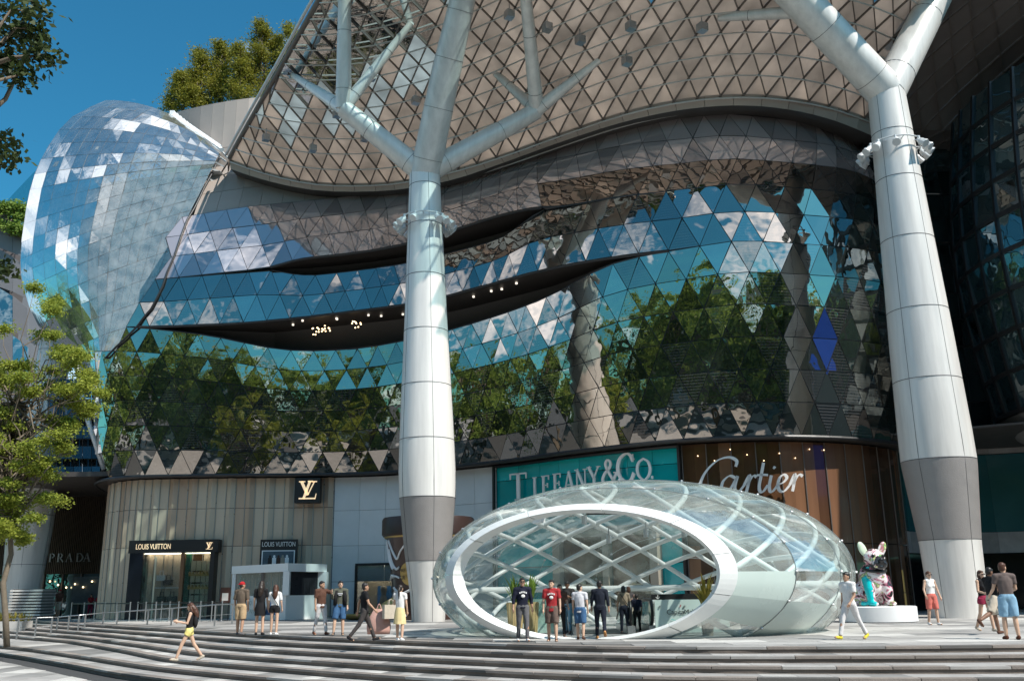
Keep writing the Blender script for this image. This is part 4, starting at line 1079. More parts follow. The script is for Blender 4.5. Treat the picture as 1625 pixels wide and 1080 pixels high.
g = MB(); g.X = Mw; g.box((Ww/2, .05, ZW1/2), (Ww, .015, ZW1)); g.build('window_glass', 'shop_glass', shop2)

# ---- teal jeweller's shop
shop3 = empty('teal_shopfront', (0, 0, 0), label='turquoise glass shop front with large pale serif letters', cat='shopfront')
uA, uB = wall_u(789, 6), wall_u(1080, 6); NP = 8
for k in range(NP):
    u0, u1 = lerp(uA, uB, k/NP), lerp(uA, uB, (k+1)/NP)
    for z0, z1, m in ((.02, 2.6, 'teal_glass'), (2.62, 5.2, 'teal_light'), (5.22, 7.5, 'teal_glass'), (7.52, 8.3, 'teal_light')):
        pane('glass_panel', [wall(u0, z0), wall(u1, z0), wall(u1, z1), wall(u0, z1)], plan_n((u0+u1)/2), .05, m, shop3, .012)
g = MB()
for u in (uA-.08, uB+.08): g.tube([wall(u, .0, .7), wall(u, 8.4, .7)], .1, 4)
g.tube([wall(lerp(uA, uB, k/20), 8.38, .75) for k in range(21)], .1, 6); g.build('frame', 'black', shop3)
Mx, W, zf = wframe(886, 1052, 900); z0, z1 = zf(944), zf(846)
g = MB(); g.X = Mx; g.box((W/2, .3, z1+.1), (W, .5, .5)); g.box((W/2, .3, .25), (W, .5, .5)); g.box((.22, .3, z1/2), (.45, .49, z1)); g.box((W-.22, .3, z1/2), (.45, .49, z1)); g.box((W*.52, .3, z1/2), (.35, .49, z1)); g.build('window_surround', 'beige_stone', shop3)
for x in (.28, .76):
    g = MB(); g.X = Mx; g.box((W*x, .2, z1/2), (W*.4, .06, z1)); g.build('display_window', 'brown_glass', shop3)
    g = MB(); g.X = Mx; g.box((W*x, .3, z1*.38), (W*.2, .1, .06)); g.lathe([(.02, 0), (.16, .05), (.1, .3), (.03, .34)], (W*x, .34, z1*.38), 8); g.build('display_lamp', 'cream', shop3)
lets = [('T', 812, 790, 1.35), ('I', 848, 785, 1.0), ('F', 862, 783, 1.0), ('F', 880, 780, 1.0), ('A', 897, 777, 1.0), ('N', 915, 774, 1.0), ('Y', 936, 770, 1.0), ('&', 957, 766, 1.2), ('C', 981, 762, 1.35), ('O', 1012, 758, 1.0), ('.', 1034, 755, 1.0)]
for ch, px, py, s in lets:
    inset = .72; u = wall_u(px, 6.5, inset); P = wall(u, 0, inset); z = z_at(P, py); u = wall_u(px, z, inset); P = wall(u, 0, inset)
    n = plan_n(u); t = Vector((-n.y, n.x, 0)); Mx = Matrix((t, n, Vector((0, 0, 1)))).transposed().to_4x4(); Mx.translation = P
    gl, wd = serif(ch); gl.build(Mx, 0, z_at(P, py)-.15, .1, 1.12*s, .08, 'sign_white', shop3, sx=.95 if ch == 'T' else .78)

# ---- brown jeweller's shop on the curve
shop4 = empty('brown_shopfront', (0, 0, 0), label='dark brown glass shop front with silver script lettering on the curved corner', cat='shopfront')
uA, uB = wall_u(1086, 6), u_of_x(21.5); NP = 22; random.seed(6)
for k in range(NP):
    u0, u1 = lerp(uA, uB, k/NP), lerp(uA, uB, (k+1)/NP)
    for z0, z1 in ((.02, 3.4), (3.42, 8.42)):
        pane('glass_panel', [wall(u0, z0), wall(u1, z0), wall(u1, z1), wall(u0, z1)], plan_n((u0+u1)/2), .05, random.choice(['brown_glass', 'brown_glass', 'brown_wood']), shop4, .012)
g = MB()
for k in range(0, NP+1, 2): u = lerp(uA, uB, k/NP); g.tube([wall(u, .0, .86), wall(u, 8.4, .86)], .03, 5)
g.build('mullions', 'beam_brown', shop4)
g = MB()
for q in range(9): P = wall(lerp(uA, uB, .06+q*.06), 7.6+random.uniform(-.3, .5), .82); g.ell(P, (.03, .03, .03), 6, 4)
g.build('bulb', 'bulb', shop4)
u = wall_u(1190, 6.3, .6); P = wall(u, 0, .6); n = plan_n(u); t = Vector((-n.y, n.x, 0)); Mx = Matrix((t, n, Vector((0, 0, 1)))).transposed().to_4x4(); Mx.translation = P
zc_ = z_at(P, 781)
def ux(px): return (proj(P+t)[0]-proj(P)[0]), 0
kx = 5.25/6.4
script = [[(2.55, 1.55), (2.62, 1.9), (2.2, 2.12), (1.5, 1.95), (.8, 1.35), (.4, .65), (.45, .15), (.85, -.02), (1.35, .2)],
    [(2.5, .85), (2.15, 1.0), (1.75, .7), (1.6, .25), (1.75, .0), (2.1, .2), (2.45, .7), (2.62, .98)], [(2.62, .98), (2.42, .4), (2.42, .05), (2.6, .02), (2.95, .4)],
    [(2.95, .4), (3.2, .85), (3.34, 1.0), (3.22, .5), (3.06, 0)], [(3.16, .4), (3.36, .78), (3.58, .98), (3.74, .9)],
    [(4.22, 1.75), (4.05, 1.1), (3.86, .4), (3.88, .04), (4.06, .02), (4.36, .4)], [(3.78, 1.0), (4.1, 1.02), (4.42, 1.0)],
    [(4.62, .98), (4.46, .4), (4.46, .05), (4.62, .02), (4.92, .36)], [(4.78, 1.38), (4.84, 1.44), (4.88, 1.5)],
    [(4.94, .4), (5.3, .55), (5.52, .82), (5.38, 1.0), (5.12, .85), (4.96, .4), (5.04, .06), (5.3, .02), (5.66, .38)],
    [(5.66, .38), (5.9, .85), (6.02, 1.0), (5.92, .5), (5.78, 0)], [(5.86, .4), (6.06, .78), (6.28, .98), (6.46, .88)]]
for pl_ in script:
    g = Glyph(); g.curve(pl_, .20, .07, pen=R(115), n=7); g.build(Mx, -2.75, zc_, .12, kx, .1, 'sign_white', shop4, 'script_stroke')
# small vertical lettering on the right of the brown shop
u = u_at(1368, 6, -.5); P = wall(u_of_x(19.2), 0, .6)
# ---- dark recessed shop at far left
shop5 = empty('recessed_shopfront', (0, 0, 0), label='shadowed dark ribbed shop front at left behind the steel stack', cat='shopfront')
PY = 73.0
A_, B_ = at_y(-60, 900, PY), at_y(205, 900, PY)
zs_, zt_ = z_at(at_y(120, 900, PY), 910), z_at(at_y(120, 900, PY), 782)
g = MB(); nr = 90
for k in range(nr):
    x0 = lerp(A_.x, B_.x, k/nr); x1 = lerp(A_.x, B_.x, (k+.6)/nr)
    g.box(((x0+x1)/2, PY-.06, (zs_+zt_)/2+1.5), (x1-x0, .12, zt_-zs_+3))
tag(g.build('rib_cladding', 'prada_ribs', shop5, fix=False), kind='stuff')
g = MB(); g.box(((A_.x+B_.x)/2, PY+.3, 8), (B_.x-A_.x+6, .5, 16)); g.build('back_wall', 'chocolate_lid', shop5)
g = MB(); g.box(((A_.x+B_.x)/2, PY+.02, zs_/2), (B_.x-A_.x, .02, zs_)); g.build('shop_window', 'wing_glass', shop5)
for k in range(9):
    x = lerp(A_.x, B_.x, (k+.5)/9); g = MB(); g.box((x, PY-.1, zs_/2), (.1, .12, zs_)); g.build('window_post', 'beam_brown', shop5)
g = MB(); g.box((at_y(165, 930, PY).x, PY-.15, z_at(at_y(165, 930, PY), 935)), (4.6, .1, 1.9)); g.build('menu_board', 'poster_blue', shop5)
for k in range(14): g = MB(); x = lerp(A_.x, B_.x, .3+.05*k); g.ell((x, PY-.4, zs_-.5-random.random()*.8), (.07, .07, .07), 6, 4); g.build('bulb', 'bulb', shop5)
Mx = Matrix.Translation((0, PY-.12, 0)) @ Matrix(((1, 0, 0, 0), (0, -1, 0, 0), (0, 0, 1, 0), (0, 0, 0, 1)))
zz = z_at(at_y(110, 890, PY), 891)
for k, (ch, px) in enumerate(zip('PRADA', (79, 92, 106, 122, 134))):
    gl, wd = serif(ch); gl.build(Mx, at_y(px, 890, PY).x, zz, .1, .62, .05, 'steel', shop5)
g = MB(); g.box(((A_.x+B_.x)/2+2, PY-6, 8.95), (B_.x-A_.x+10, 13, .3)); g.build('soffit', 'soffit_dark', shop5)
# ------------------------------------------------------------------ glass entrance dome
dome = empty('entrance_dome', (0, 0, 0), label='egg shaped glass entrance dome with white ring opening on the plaza', cat='glass dome')
DCN = Vector((4.05, 31.9, 1.72)); AX = Vector((6.75, 6.2, 3.05))
nA = Vector((-.40, -.92, .0)).normalized(); e1 = Vector((-nA.y, nA.x, 0)).normalized()   # to the right of the ring as seen from the street
if e1.x < 0: e1 = -e1
e2 = Vector((0, 0, 1))
TH0 = math.acos(.815)
def dpt(th, ph, sc=1.0):
    v = nA*math.cos(th) + (e1*math.cos(ph)+e2*math.sin(ph))*math.sin(th)
    return Vector((DCN.x+v.x*AX.x*sc, DCN.y+v.y*AX.y*sc, DCN.z+v.z*AX.z*sc))
def clip_z(P, z=0.015):
    out = []
    for i, a in enumerate(P):
        b = P[(i+1) % len(P)]
        if a.z >= z: out.append(a)
        if (a.z >= z) != (b.z >= z): out.append(a.lerp(b, (z-a.z)/(b.z-a.z)))
    return out if len(out) >= 3 else None
# ring: separate curved segments
SEG = 11
for s in range(SEG):
    a0, a1 = 2*math.pi*s/SEG+.25, 2*math.pi*(s+1)/SEG+.25
    if dpt(TH0, a0).z < -.3 and dpt(TH0, a1).z < -.3: continue
    prof = [(TH0-.012, 1.025), (TH0+.062, 1.025), (TH0+.065, .985), (TH0+.0, .962)]
    b = MB(); rows = []
    for k in range(9):
        ph = lerp(a0+.004, a1-.004, k/8); rows.append([dpt(t, ph, s_) for t, s_ in prof])
    vs = [p for r in rows for p in r]; fs = []
    for k in range(8):
        for q in range(4): q2 = (q+1) % 4; fs.append((k*4+q, k*4+q2, (k+1)*4+q2, (k+1)*4+q))
    fs += [(0, 1, 2, 3), (35, 34, 33, 32)]; b.add(vs, fs); me = b.mesh('ring_segment', 'dome_white')
    bm = bmesh.new(); bm.from_mesh(me); bmesh.ops.recalc_face_normals(bm, faces=bm.faces)
    bmesh.ops.bisect_plane(bm, geom=bm.verts[:]+bm.edges[:]+bm.faces[:], plane_co=(0, 0, .004), plane_no=(0, 0, 1), clear_inner=True); bm.to_mesh(me); bm.free()
    if len(me.polygons): link(bpy.data.objects.new('ring_segment', me), dome)
# tubes
def clipped_tube(pts, r, name, n=9):
    run = []; made = []
    for p in pts + [Vector((0, 0, -9))]:
        if p.z > -.05: run.append(p)
        else:
            if len(run) > 2: b = MB(); b.tube(run, r, n); made.append(b.build(name, 'dome_white', dome, smooth=True))
            run = []
    return made
for fam, m_ in ((0, Vector((.80, -.22, .56)).normalized()), (1, Vector((.70, .30, -.65)).normalized())):
    u_ = m_.orthogonal().normalized(); w_ = m_.cross(u_)
    for k in range(-4, 4):
        c = .1+k*.235 + (.03 if fam else 0); rr0 = math.sqrt(1-c*c); run = []; runs = []
        for q in range(121):
            a = 2*math.pi*q/120; v = m_*c + (u_*math.cos(a)+w_*math.sin(a))*rr0
            p = Vector((DCN.x+v.x*AX.x*.957, DCN.y+v.y*AX.y*.957, DCN.z+v.z*AX.z*.957))
            if v.dot(nA) < math.cos(TH0+.05) and p.z > -.03: run.append(p)
            else:
                if len(run) > 2: runs.append(run)
                run = []
        if len(run) > 2:
            if runs and (runs[0][0]-run[-1]).length < .05: runs[0] = run[:-1]+runs[0]
            else: runs.append(run)
        for r_ in runs: b = MB(); b.tube(r_, .085, 9); b.build('rib_tube', 'dome_white', dome, smooth=True)
zr_ = 1.36; vz = (zr_-DCN.z)/(AX.z*.955); rr_ = math.sqrt(1-vz*vz)
loop = []
for k in range(73):
    a = 2*math.pi*k/72; v = Vector((math.cos(a)*rr_, math.sin(a)*rr_, vz))
    if v.normalized().dot(nA) < math.cos(TH0+.05): loop.append(Vector((DCN.x+v.x*AX.x*.955, DCN.y+v.y*AX.y*.955, zr_)))
st_ = max(range(len(loop)), key=lambda i: (loop[i]-loop[i-1]).length); loop = loop[st_:]+loop[:st_]
b = MB(); b.tube(loop, .11, 9); b.build('handrail_tube', 'dome_white', dome, smooth=True)
# glass and solid panels
bands = [TH0+.065, .98, 1.32, 1.62, 1.92, 2.25, 2.6, 2.9]; NSEC = 20; clamps = MB()
for bi in range(len(bands)-1):
    for s in range(NSEC):
        P0 = [(bands[bi], s), (bands[bi+1], s), (bands[bi+1], s+1), (bands[bi], s+1)]
        Q = [dpt(t, 2*math.pi*q/NSEC) for t, q in P0]; c = sum(Q, Vector())/4; 
        # finer outline so the shell reads round
        sub = MB(); pts = [[dpt(lerp(bands[bi], bands[bi+1], i/3), 2*math.pi*(s+j/3)/NSEC) for j in range(4)] for i in range(4)]
        px, py = proj(c)
        mname = 'dome_panel' if (1150 < px < 1275 and py > 905 and c.y < 32.5 and bi < 3) else 'dome_glass'
        sub.grid(pts); me = sub.mesh('shell_pane', mname, True)
        bm = bmesh.new(); bm.from_mesh(me); bmesh.ops.bisect_plane(bm, geom=bm.verts[:]+bm.edges[:]+bm.faces[:], plane_co=(0, 0, .01), plane_no=(0, 0, 1), clear_inner=True)
        bmesh.ops.recalc_face_normals(bm, faces=bm.faces); bm.to_mesh(me); bm.free()
        if not len(me.polygons): continue
        o = link(bpy.data.objects.new('solid_panel' if mname == 'dome_panel' else 'glass_pane', me), dome)
        q = Q[0]
        if q.z > .2: clamps.ell(q+(q-DCN).normalized()*.03, (.05, .05, .04), 6, 4)
        seam = None
tag(clamps.build('glass_clamps', 'steel', dome), kind='stuff')
g = MB()
for bi in range(len(bands)):
    run = []
    for k in range(81):
        p = dpt(bands[bi], 2*math.pi*k/80, 1.002)
        if p.z > .02: run.append(p)
        elif len(run) > 1: g.tube(run, .012, 4, cap=False); run = []
        else: run = []
    if len(run) > 1: g.tube(run, .012, 4, cap=False)
g.build('glass_joints', 'steel', dome)
for px, py in ((927, 818), (966, 848), (1025, 838), (1085, 838)):
    P = at_y(px, py, 30.5); b = MB(); b.tube([P, P-Vector((0, 0, .26))], .085, 10); b.tube([P+Vector((0, 0, .2)), P], .02, 5); b.build('downlight', 'steel', dome)
P = at_y(855, 826, 28.6); b = MB(); b.box(P, (.16, .5, .14), .5); b.tube([P, P+Vector((0, .1, .3))], .03, 5); b.build('camera_box', 'white_paint', dome)
P = at_y(965, 812, 28.2); g = MB(); g.box(P, (1.3, .08, .14)); g.build('sign_strip', 'black', dome)
IDM = Matrix(((1, 0, 0, 0), (0, -1, 0, 0), (0, 0, 1, 0), (0, 0, 0, 1)))
def wmat(P): m_ = IDM.copy(); m_.translation = P; return m_

# ------------------------------------------------------------------ escalator inside the dome
esc = empty('escalator', (0, 0, 0), label='escalator with black handrails and green glass sides inside the dome', cat='escalator')
for px in (914, 1000, 1034):
    X = at_y(px, 985, 30.2).x; b = MB()
    path = [Vector((X, 34, .35)), Vector((X, 32.2, .92)), Vector((X, 30.4, .98)), Vector((X, 30.05, .86)), Vector((X, 29.95, .6)), Vector((X, 30.05, .34)), Vector((X, 30.4, .22)), Vector((X, 31.5, .2))]
    b.tube([Vector(p) for p in smooth_tab([tuple(p) for p in path], 4)], .05, 8); b.build('handrail', 'black', esc, smooth=True)
    b = MB(); b.slab([Vector((X, 30.1, .2)), Vector((X, 34, .02)), Vector((X, 34, .4)), Vector((X, 32.2, .9)), Vector((X, 30.3, .95))], .02, Vector((1, 0, 0))); b.build('balustrade', 'green_glass', esc)
    b = MB(); b.box((X, 31.6, .12), (.24, 3.4, .22)); b.build('skirt', 'steel', esc)
X0, X1 = at_y(916, 985, 30.2).x, at_y(1032, 985, 30.2).x
for k in range(8): b = MB(); b.box(((X0+X1)/2, 30.4+k*.4, .012), (X1-X0-.3, .38, .02)); b.build('step_plate', 'mullion', esc)
bs = empty('glass_balustrade', (0, 0, 0), label='pale green glass panel with printed mall name inside the dome', cat='balustrade')
a, c = at_y(1040, 985, 29.6), at_y(1158, 985, 29.6); z1 = z_at(a, 951)
for k in range(3):
    x0, x1 = lerp(a.x, c.x, k/3), lerp(a.x, c.x, (k+1)/3); pane('glass_panel', [Vector((x0, 29.6, .03)), Vector((x1, 29.6, .03)), Vector((x1, 29.6, z1)), Vector((x0, 29.6, z1))], Vector((0, -1, 0)), .02, 'dome_panel', bs, .008)
    for z in (.2, z1-.2):
        g = MB(); g.lathe([(.03, 0), (.03, .02)], (0, 0, 0), 8); g.build('bolt', 'steel', bs).matrix_world = Matrix.Translation((x0+.15, 29.58, z)) @ Matrix.Rotation(R(90), 4, 'X')
Mx = wmat(Vector((at_y(1058, 972, 29.6).x, 29.575, 0))); zc_ = z_at(Vector((Mx.translation.x, 29.6, 0)), 974)
put_text('CapitaMalls', Mx, 0, zc_, 0, .2, 'black', bs, width=.92, ext=.003)
g = Glyph(); g.curve([(.1, -.16), (.4, -.22), (.7, -.17), (.9, -.08)], .03, .008); g.build(Mx, .02, zc_+.02, .0, 1, .004, 'teal_light', bs, 'swoosh')
g = Glyph(); g.st(.40, .2, .43, .27, .03); g.build(Mx, 0, zc_, .003, 1, .004, 'red_cloth', bs, 'accent')
pane('left_panel', [Vector((at_y(845, 985, 31).x, 31, .03)), Vector((at_y(882, 985, 31).x, 31, .03)), Vector((at_y(882, 985, 31).x, 31, 1.05)), Vector((at_y(845, 985, 31).x, 31, 1.05))], Vector((0, -1, 0)), .02, 'green_glass', bs)
sgn = empty('direction_sign', (0, 0, 0), label='slim black direction sign above the green glass panel in the dome', cat='sign')
P = at_y(1075, 946, 29.75); g = MB(); g.box((0, 0, 0), (1.6, .05, .16)); o = g.build('board', 'black', sgn); o.location = P
g = Glyph(); g.st(.1, .06, .1, -.05, .02); g.st(.04, 0, .1, -.06, .02); g.st(.16, 0, .1, -.06, .02); g.build(wmat(P+Vector((-.7, -.03, 0))), 0, 0, .0, 1, .004, 'sign_white', sgn, 'arrow')
g = MB(); g.tube([P+Vector((-.6, 0, -1)), P+Vector((-.6, 0, 0))], .02, 6); g.tube([P+Vector((.6, 0, -1)), P+Vector((.6, 0, 0))], .02, 6); g.build('post', 'steel', sgn)

# ------------------------------------------------------------------ planters and plants
def blades(b, c, n, h, sp, w, seed):
    rnd = random.Random(seed)
    for k in range(n):
        a = rnd.uniform(0, 2*math.pi); L_ = h*rnd.uniform(.6, 1.1); lean = sp*rnd.uniform(.15, 1); d = Vector((math.cos(a), math.sin(a), 0)); t = Vector((-d.y, d.x, 0)); z0 = rnd.uniform(0, .35)*h
        p0 = Vector(c)+d*.05+Vector((0, 0, z0)); p1 = p0+d*lean*.5+Vector((0, 0, L_*.5)); p2 = p0+d*lean*1.1+Vector((0, 0, L_*.8)); ww = w*rnd.uniform(.7, 1.2)
        b.add([p0-t*ww*.3, p0+t*ww*.3, p1+t*ww*.5, p1-t*ww*.5, p2], [(0, 1, 2, 3), (3, 2, 4)])
leaf_mat('leaf_tree', (0.13, 0.20, 0.03), (0.42, 0.45, 0.07), .45)
leaf_mat('leaf_dark', (0.02, 0.035, 0.012), (0.06, 0.085, 0.02), .25)
leaf_mat('leaf_roof', (0.12, 0.14, 0.02), (0.34, 0.31, 0.04), .4)
leaf_mat('leaf_pot', (0.16, 0.18, 0.03), (0.42, 0.30, 0.06), .3)
leaf_mat('leaf_street', (0.11, 0.18, 0.03), (0.30, 0.42, 0.08), .45)
mat('grey_pot', (0.3, 0.27, 0.22), .6, 0, .1, 3)
for px, Y, hp, lab, sd, m in ((818, 28.6, .98, 'tan ridged planter just behind the man in the navy sweater', 1, 'tan_planter'), (842, 29.2, .98, 'tan ridged planter right of the man in the navy sweater', 2, 'tan_planter'), (1122, 28.3, .72, 'pot with spiky yellow green plant at the right inside of the ring', 3, 'grey_pot')):
    t = empty('planter', Vector((at_y(px, 985, Y).x, Y, 0)), label=lab, cat='planter', group='planters in the dome'); r0 = .21 if sd < 3 else .18
    b = MB(); b.lathe([(r0*.85, .0), (r0*1.2, hp), (r0*1.05, hp), (r0*1.0, hp-.08)], (0, 0, 0), 16); pot = b.build('pot', m, t)
    if sd < 3:
        for k in range(12): a = k*math.pi/6; b = MB(); b.tube([(math.cos(a)*r0*.86, math.sin(a)*r0*.86, .02), (math.cos(a+.35)*r0*1.2, math.sin(a+.35)*r0*1.2, hp-.02)], .016, 4); b.build('ridge', m, pot)
    b = MB(); blades(b, (0, 0, hp-.1), 70 if sd == 3 else 40, .95 if sd == 3 else .8, .38, .07, sd); b.build('foliage', 'leaf_pot' if sd == 3 else 'leaf_street', t, fix=False)

# ------------------------------------------------------------------ white kiosk with bead curtains
kio = empty('kiosk', (0, 0, 0), label='white kiosk with bead curtains in front of the pleated shop', cat='kiosk')
kc = at_z(457, 977, 0.0); kc = Vector((at_y(457, 900, 52).x, 52, 0)); kl = Vector((at_y(368, 900, 56).x, 56, 0)); kr = Vector((at_y(519, 900, 54.5).x, 54.5, 0)); kb = kl+kr-kc
zt_k = z_at(kc, 893); zb_k = z_at(kc, 906); zc_k = z_at(kc, 944)
def poly_box(P, z0, z1, name, m, parent):
    b = MB(); n = len(P); vs = [Vector((p.x, p.y, z0)) for p in P]+[Vector((p.x, p.y, z1)) for p in P]
    b.add(vs, [tuple(range(n)), tuple(range(n, 2*n))]+[(i, (i+1) % n, (i+1) % n+n, i+n) for i in range(n)]); return b.build(name, m, parent)
poly_box([kl, kc, kr, kb], zb_k, zt_k, 'roof', 'white_paint', kio)
poly_box([kl.lerp(kb, .02), kc.lerp(kb, .03), kr.lerp(kb, .02), kb], .02, zc_k, 'counter', 'white_paint', kio)
mid = (kl+kr)/2
for P, w in ((kc, .34), (kr, .5), (kl, .2), (kl.lerp(kc, .56), .14)):
    Q = P.lerp(mid, .07); b = MB(); b.box((Q.x, Q.y, (zc_k+zb_k)/2), (w, w, zb_k-zc_k)); b.build('post', 'white_paint' if w != .14 else 'beam_brown', kio)
for A_, B_, m, nn in ((kl, kc, 'bead_silver', 46), (kc, kr, 'bead_dark', 40)):
    b = MB(); rnd = random.Random(5)
    for k in range(nn):
        P = A_.lerp(B_, (k+.5)/nn).lerp(mid, .1); b.tube([P+Vector((rnd.gauss(0, .01), 0, zc_k)), P+Vector((0, 0, zb_k))], .022, 4, cap=False)
    tag(b.build('bead_curtain', m, kio, fix=False), kind='stuff')
    b = MB(); Q0, Q1 = A_.lerp(mid, .22), B_.lerp(mid, .22); b.slab([Q0+Vector((0, 0, zc_k)), Q1+Vector((0, 0, zc_k)), Q1+Vector((0, 0, zb_k)), Q0+Vector((0, 0, zb_k))], .04); b.build('inner_screen', 'mesh_metal' if m == 'bead_silver' else 'black', kio)
def face_mat(A_, B_):
    t = (B_-A_).normalized(); n = Vector((t.y, -t.x, 0)); m_ = Matrix((t, n, Vector((0, 0, 1)))).transposed().to_4x4(); m_.translation = A_; return m_, (B_-A_).length
Mk, Wk = face_mat(kl, kc); put_text('MADO', Mk, Wk*.25, zc_k*.62, .03, .3, 'steel', kio, width=.95, ext=.004); put_text('AM', Mk, Wk*.38, zc_k*.28, .03, .3, 'steel', kio, width=.45, ext=.004)
# ------------------------------------------------------------------ giant chocolate tub and gold lid / spoon
tub = empty('giant_tub', (at_y(677, 985, 50).x, 50.5, 0), label='giant brown chocolate tub with gold disc behind the central column', cat='display tub')
k_ = 51.5/1500; Ht = z_at(Vector((tub.location.x, 50.5, 0)), 822)
b = MB(); b.lathe([(1.62, 0), (1.66, .1), (2.15, Ht-1.0), (2.2, Ht-.9)], (0, 0, 0), 40); b.build('cup', 'chocolate', tub, smooth=True, sharp=40)
b = MB(); b.lathe([(2.35, Ht-.95), (2.42, Ht-.85), (2.42, Ht-.12), (2.36, Ht), (0.01, Ht)], (0, 0, 0), 40); b.build('lid', 'chocolate_lid', tub, smooth=True, sharp=30)
b = MB(); b.lathe([(2.26, Ht-1.04), (2.3, Ht-.96)], (0, 0, 0), 40, cap=False); b.build('gold_rim', 'gold', tub)
def tubr(z): return 1.66+(2.15-1.66)*(z-.1)/(Ht-1.1)+.02
def tpt(a, z, e=0): return Vector((math.cos(a)*(tubr(z)+e), math.sin(a)*(tubr(z)+e), z))
rnd = random.Random(12)
cr_ = [[(-2.95, Ht-1.2), (-2.8, Ht-2.1), (-2.6, Ht-2.6)], [(-2.9, Ht-3.1), (-2.7, Ht-2.9), (-2.55, Ht-2.95)], [(-2.95, Ht-4.6), (-2.75, Ht-3.9), (-2.5, Ht-3.7)], [(-2.72, Ht-1.15), (-2.5, Ht-1.8), (-2.35, Ht-2.1), (-2.2, Ht-1.7), (-1.9, Ht-1.1)], [(-2.75, Ht-1.6), (-2.6, Ht-2.3), (-2.42, Ht-2.6), (-2.3, Ht-2.5)], [(-2.7, Ht-3.0), (-2.5, Ht-2.95), (-2.3, Ht-3.05)],
       [(-2.65, Ht-3.5), (-2.45, Ht-3.7), (-2.3, Ht-3.55)], [(-2.6, Ht-4.5), (-2.45, Ht-4.0), (-2.2, Ht-3.8), (-1.9, Ht-3.6)], [(-2.4, Ht-3.8), (-2.35, Ht-4.4), (-2.2, Ht-4.9), (-2.4, .3)], [(-1.9, Ht-3.6), (-1.7, Ht-4.4), (-1.5, Ht-4.9)], [(-1.2, Ht-1.2), (-1.3, Ht-2.4), (-1.1, Ht-3.4), (-1.35, Ht-4.4)]]
for path in cr_:
    P = smooth_tab(path, 6); b = MB(); b.tube([tpt(a, z, .0) for a, z in P], .055, 5, sx=1.4); b.build('white_crack', 'white_paint', tub)
b = MB(); a0, z0 = -1.98, Ht-2.85
b.add([tpt(a0+math.cos(q)*.27, z0+math.sin(q)*.56, .05) for q in [2*math.pi*i/28 for i in range(28)]]+[tpt(a0, z0, .07)], [(i, (i+1) % 28, 28) for i in range(28)]); b.build('gold_disc', 'gold', tub, smooth=True)
P = tub.location + tpt(a0-.22, z0, .1); n = Vector((math.cos(a0-.1), math.sin(a0-.1), 0)); t = Vector((-n.y, n.x, 0)); Mt = Matrix((t, n, Vector((0, 0, 1)))).transposed().to_4x4(); Mt.translation = P-tub.location
for txt, dz, w in (('PRE', .08, .36), ('CR', -.28, .36)): put_text(txt, Mt, -.02, dz, .12, .4, 'chocolate', tub, width=w, ext=.01)
for px, py, a_, s_, lab in ((575, 978, .2, (1.1, .5, .18), 'flat gold dish lying on the plaza left of the chocolate tub'),):
    t = empty('gold_dish', at_y(px, 985, 51), label=lab, cat='dish'); t.location.z = 0
    b = MB(); b.lathe([(.5, 0), (1.0, .16), (1.08, .3), (1.0, .3), (.5, .1)], (0, 0, 0), 28); o = b.build('bowl', 'gold', t, smooth=True); o.scale = (1.25, .6, 1)
    b = MB(); b.bar((1.15, 0, .22), (2.6, .2, .34), .22, .08); b.build('handle', 'gold', t)
t = empty('gold_spoon', (at_y(612, 985, 49).x, 49, 0), label='large gold spoon shape leaning against the chocolate tub', cat='spoon')
b = MB(); b.ell((.0, 0, .42), (.95, .25, .34), 20, 12, Matrix.Rotation(R(-38), 3, 'Y')); b.build('spoon_bowl', 'gold', t, smooth=True)
t.location.z = .12
# ------------------------------------------------------------------ queue posts, handrails, steel stack
def post_thing(P, lab, h=1.0):
    t = empty('queue_post', P, label=lab, cat='post', group='queue posts with black belt by the shops')
    b = MB(); b.lathe([(.16, 0), (.16, .02), (.05, .05), (.032, .07), (.032, h), (.045, h), (.045, h+.05)], (0, 0, 0), 10); b.build('pole', 'steel', t); return t
qp = [(113, 62), (133, 61), (150, 60), (166, 59), (185, 58), (206, 57), (218, 57.4), (231, 56.4), (247, 56), (256, 56.6), (269, 55.4), (283, 55), (300, 54.6), (318, 54.2), (336, 54), (352, 54)]
PT = []; ORD = 'first second third fourth fifth sixth seventh eighth ninth tenth eleventh twelfth thirteenth fourteenth fifteenth sixteenth'.split()
for k, (px, Y) in enumerate(qp):
    P = at_y(px, 970, Y-2); P.z = 0; PT.append(P); post_thing(P, ORD[k]+' slim steel queue post from the left before the shops')
for k, (A_, B_) in enumerate(zip(PT, PT[1:])):
    if k in (5, 8): continue
    b = MB(); b.bar(A_+Vector((0, 0, .97)), B_+Vector((0, 0, .97)), .02, .07); tag(b.build('queue_belt', 'black', None), 'black belt right of the '+ORD[k]+' queue post from the left', 'belt', 'belts of the queue posts')
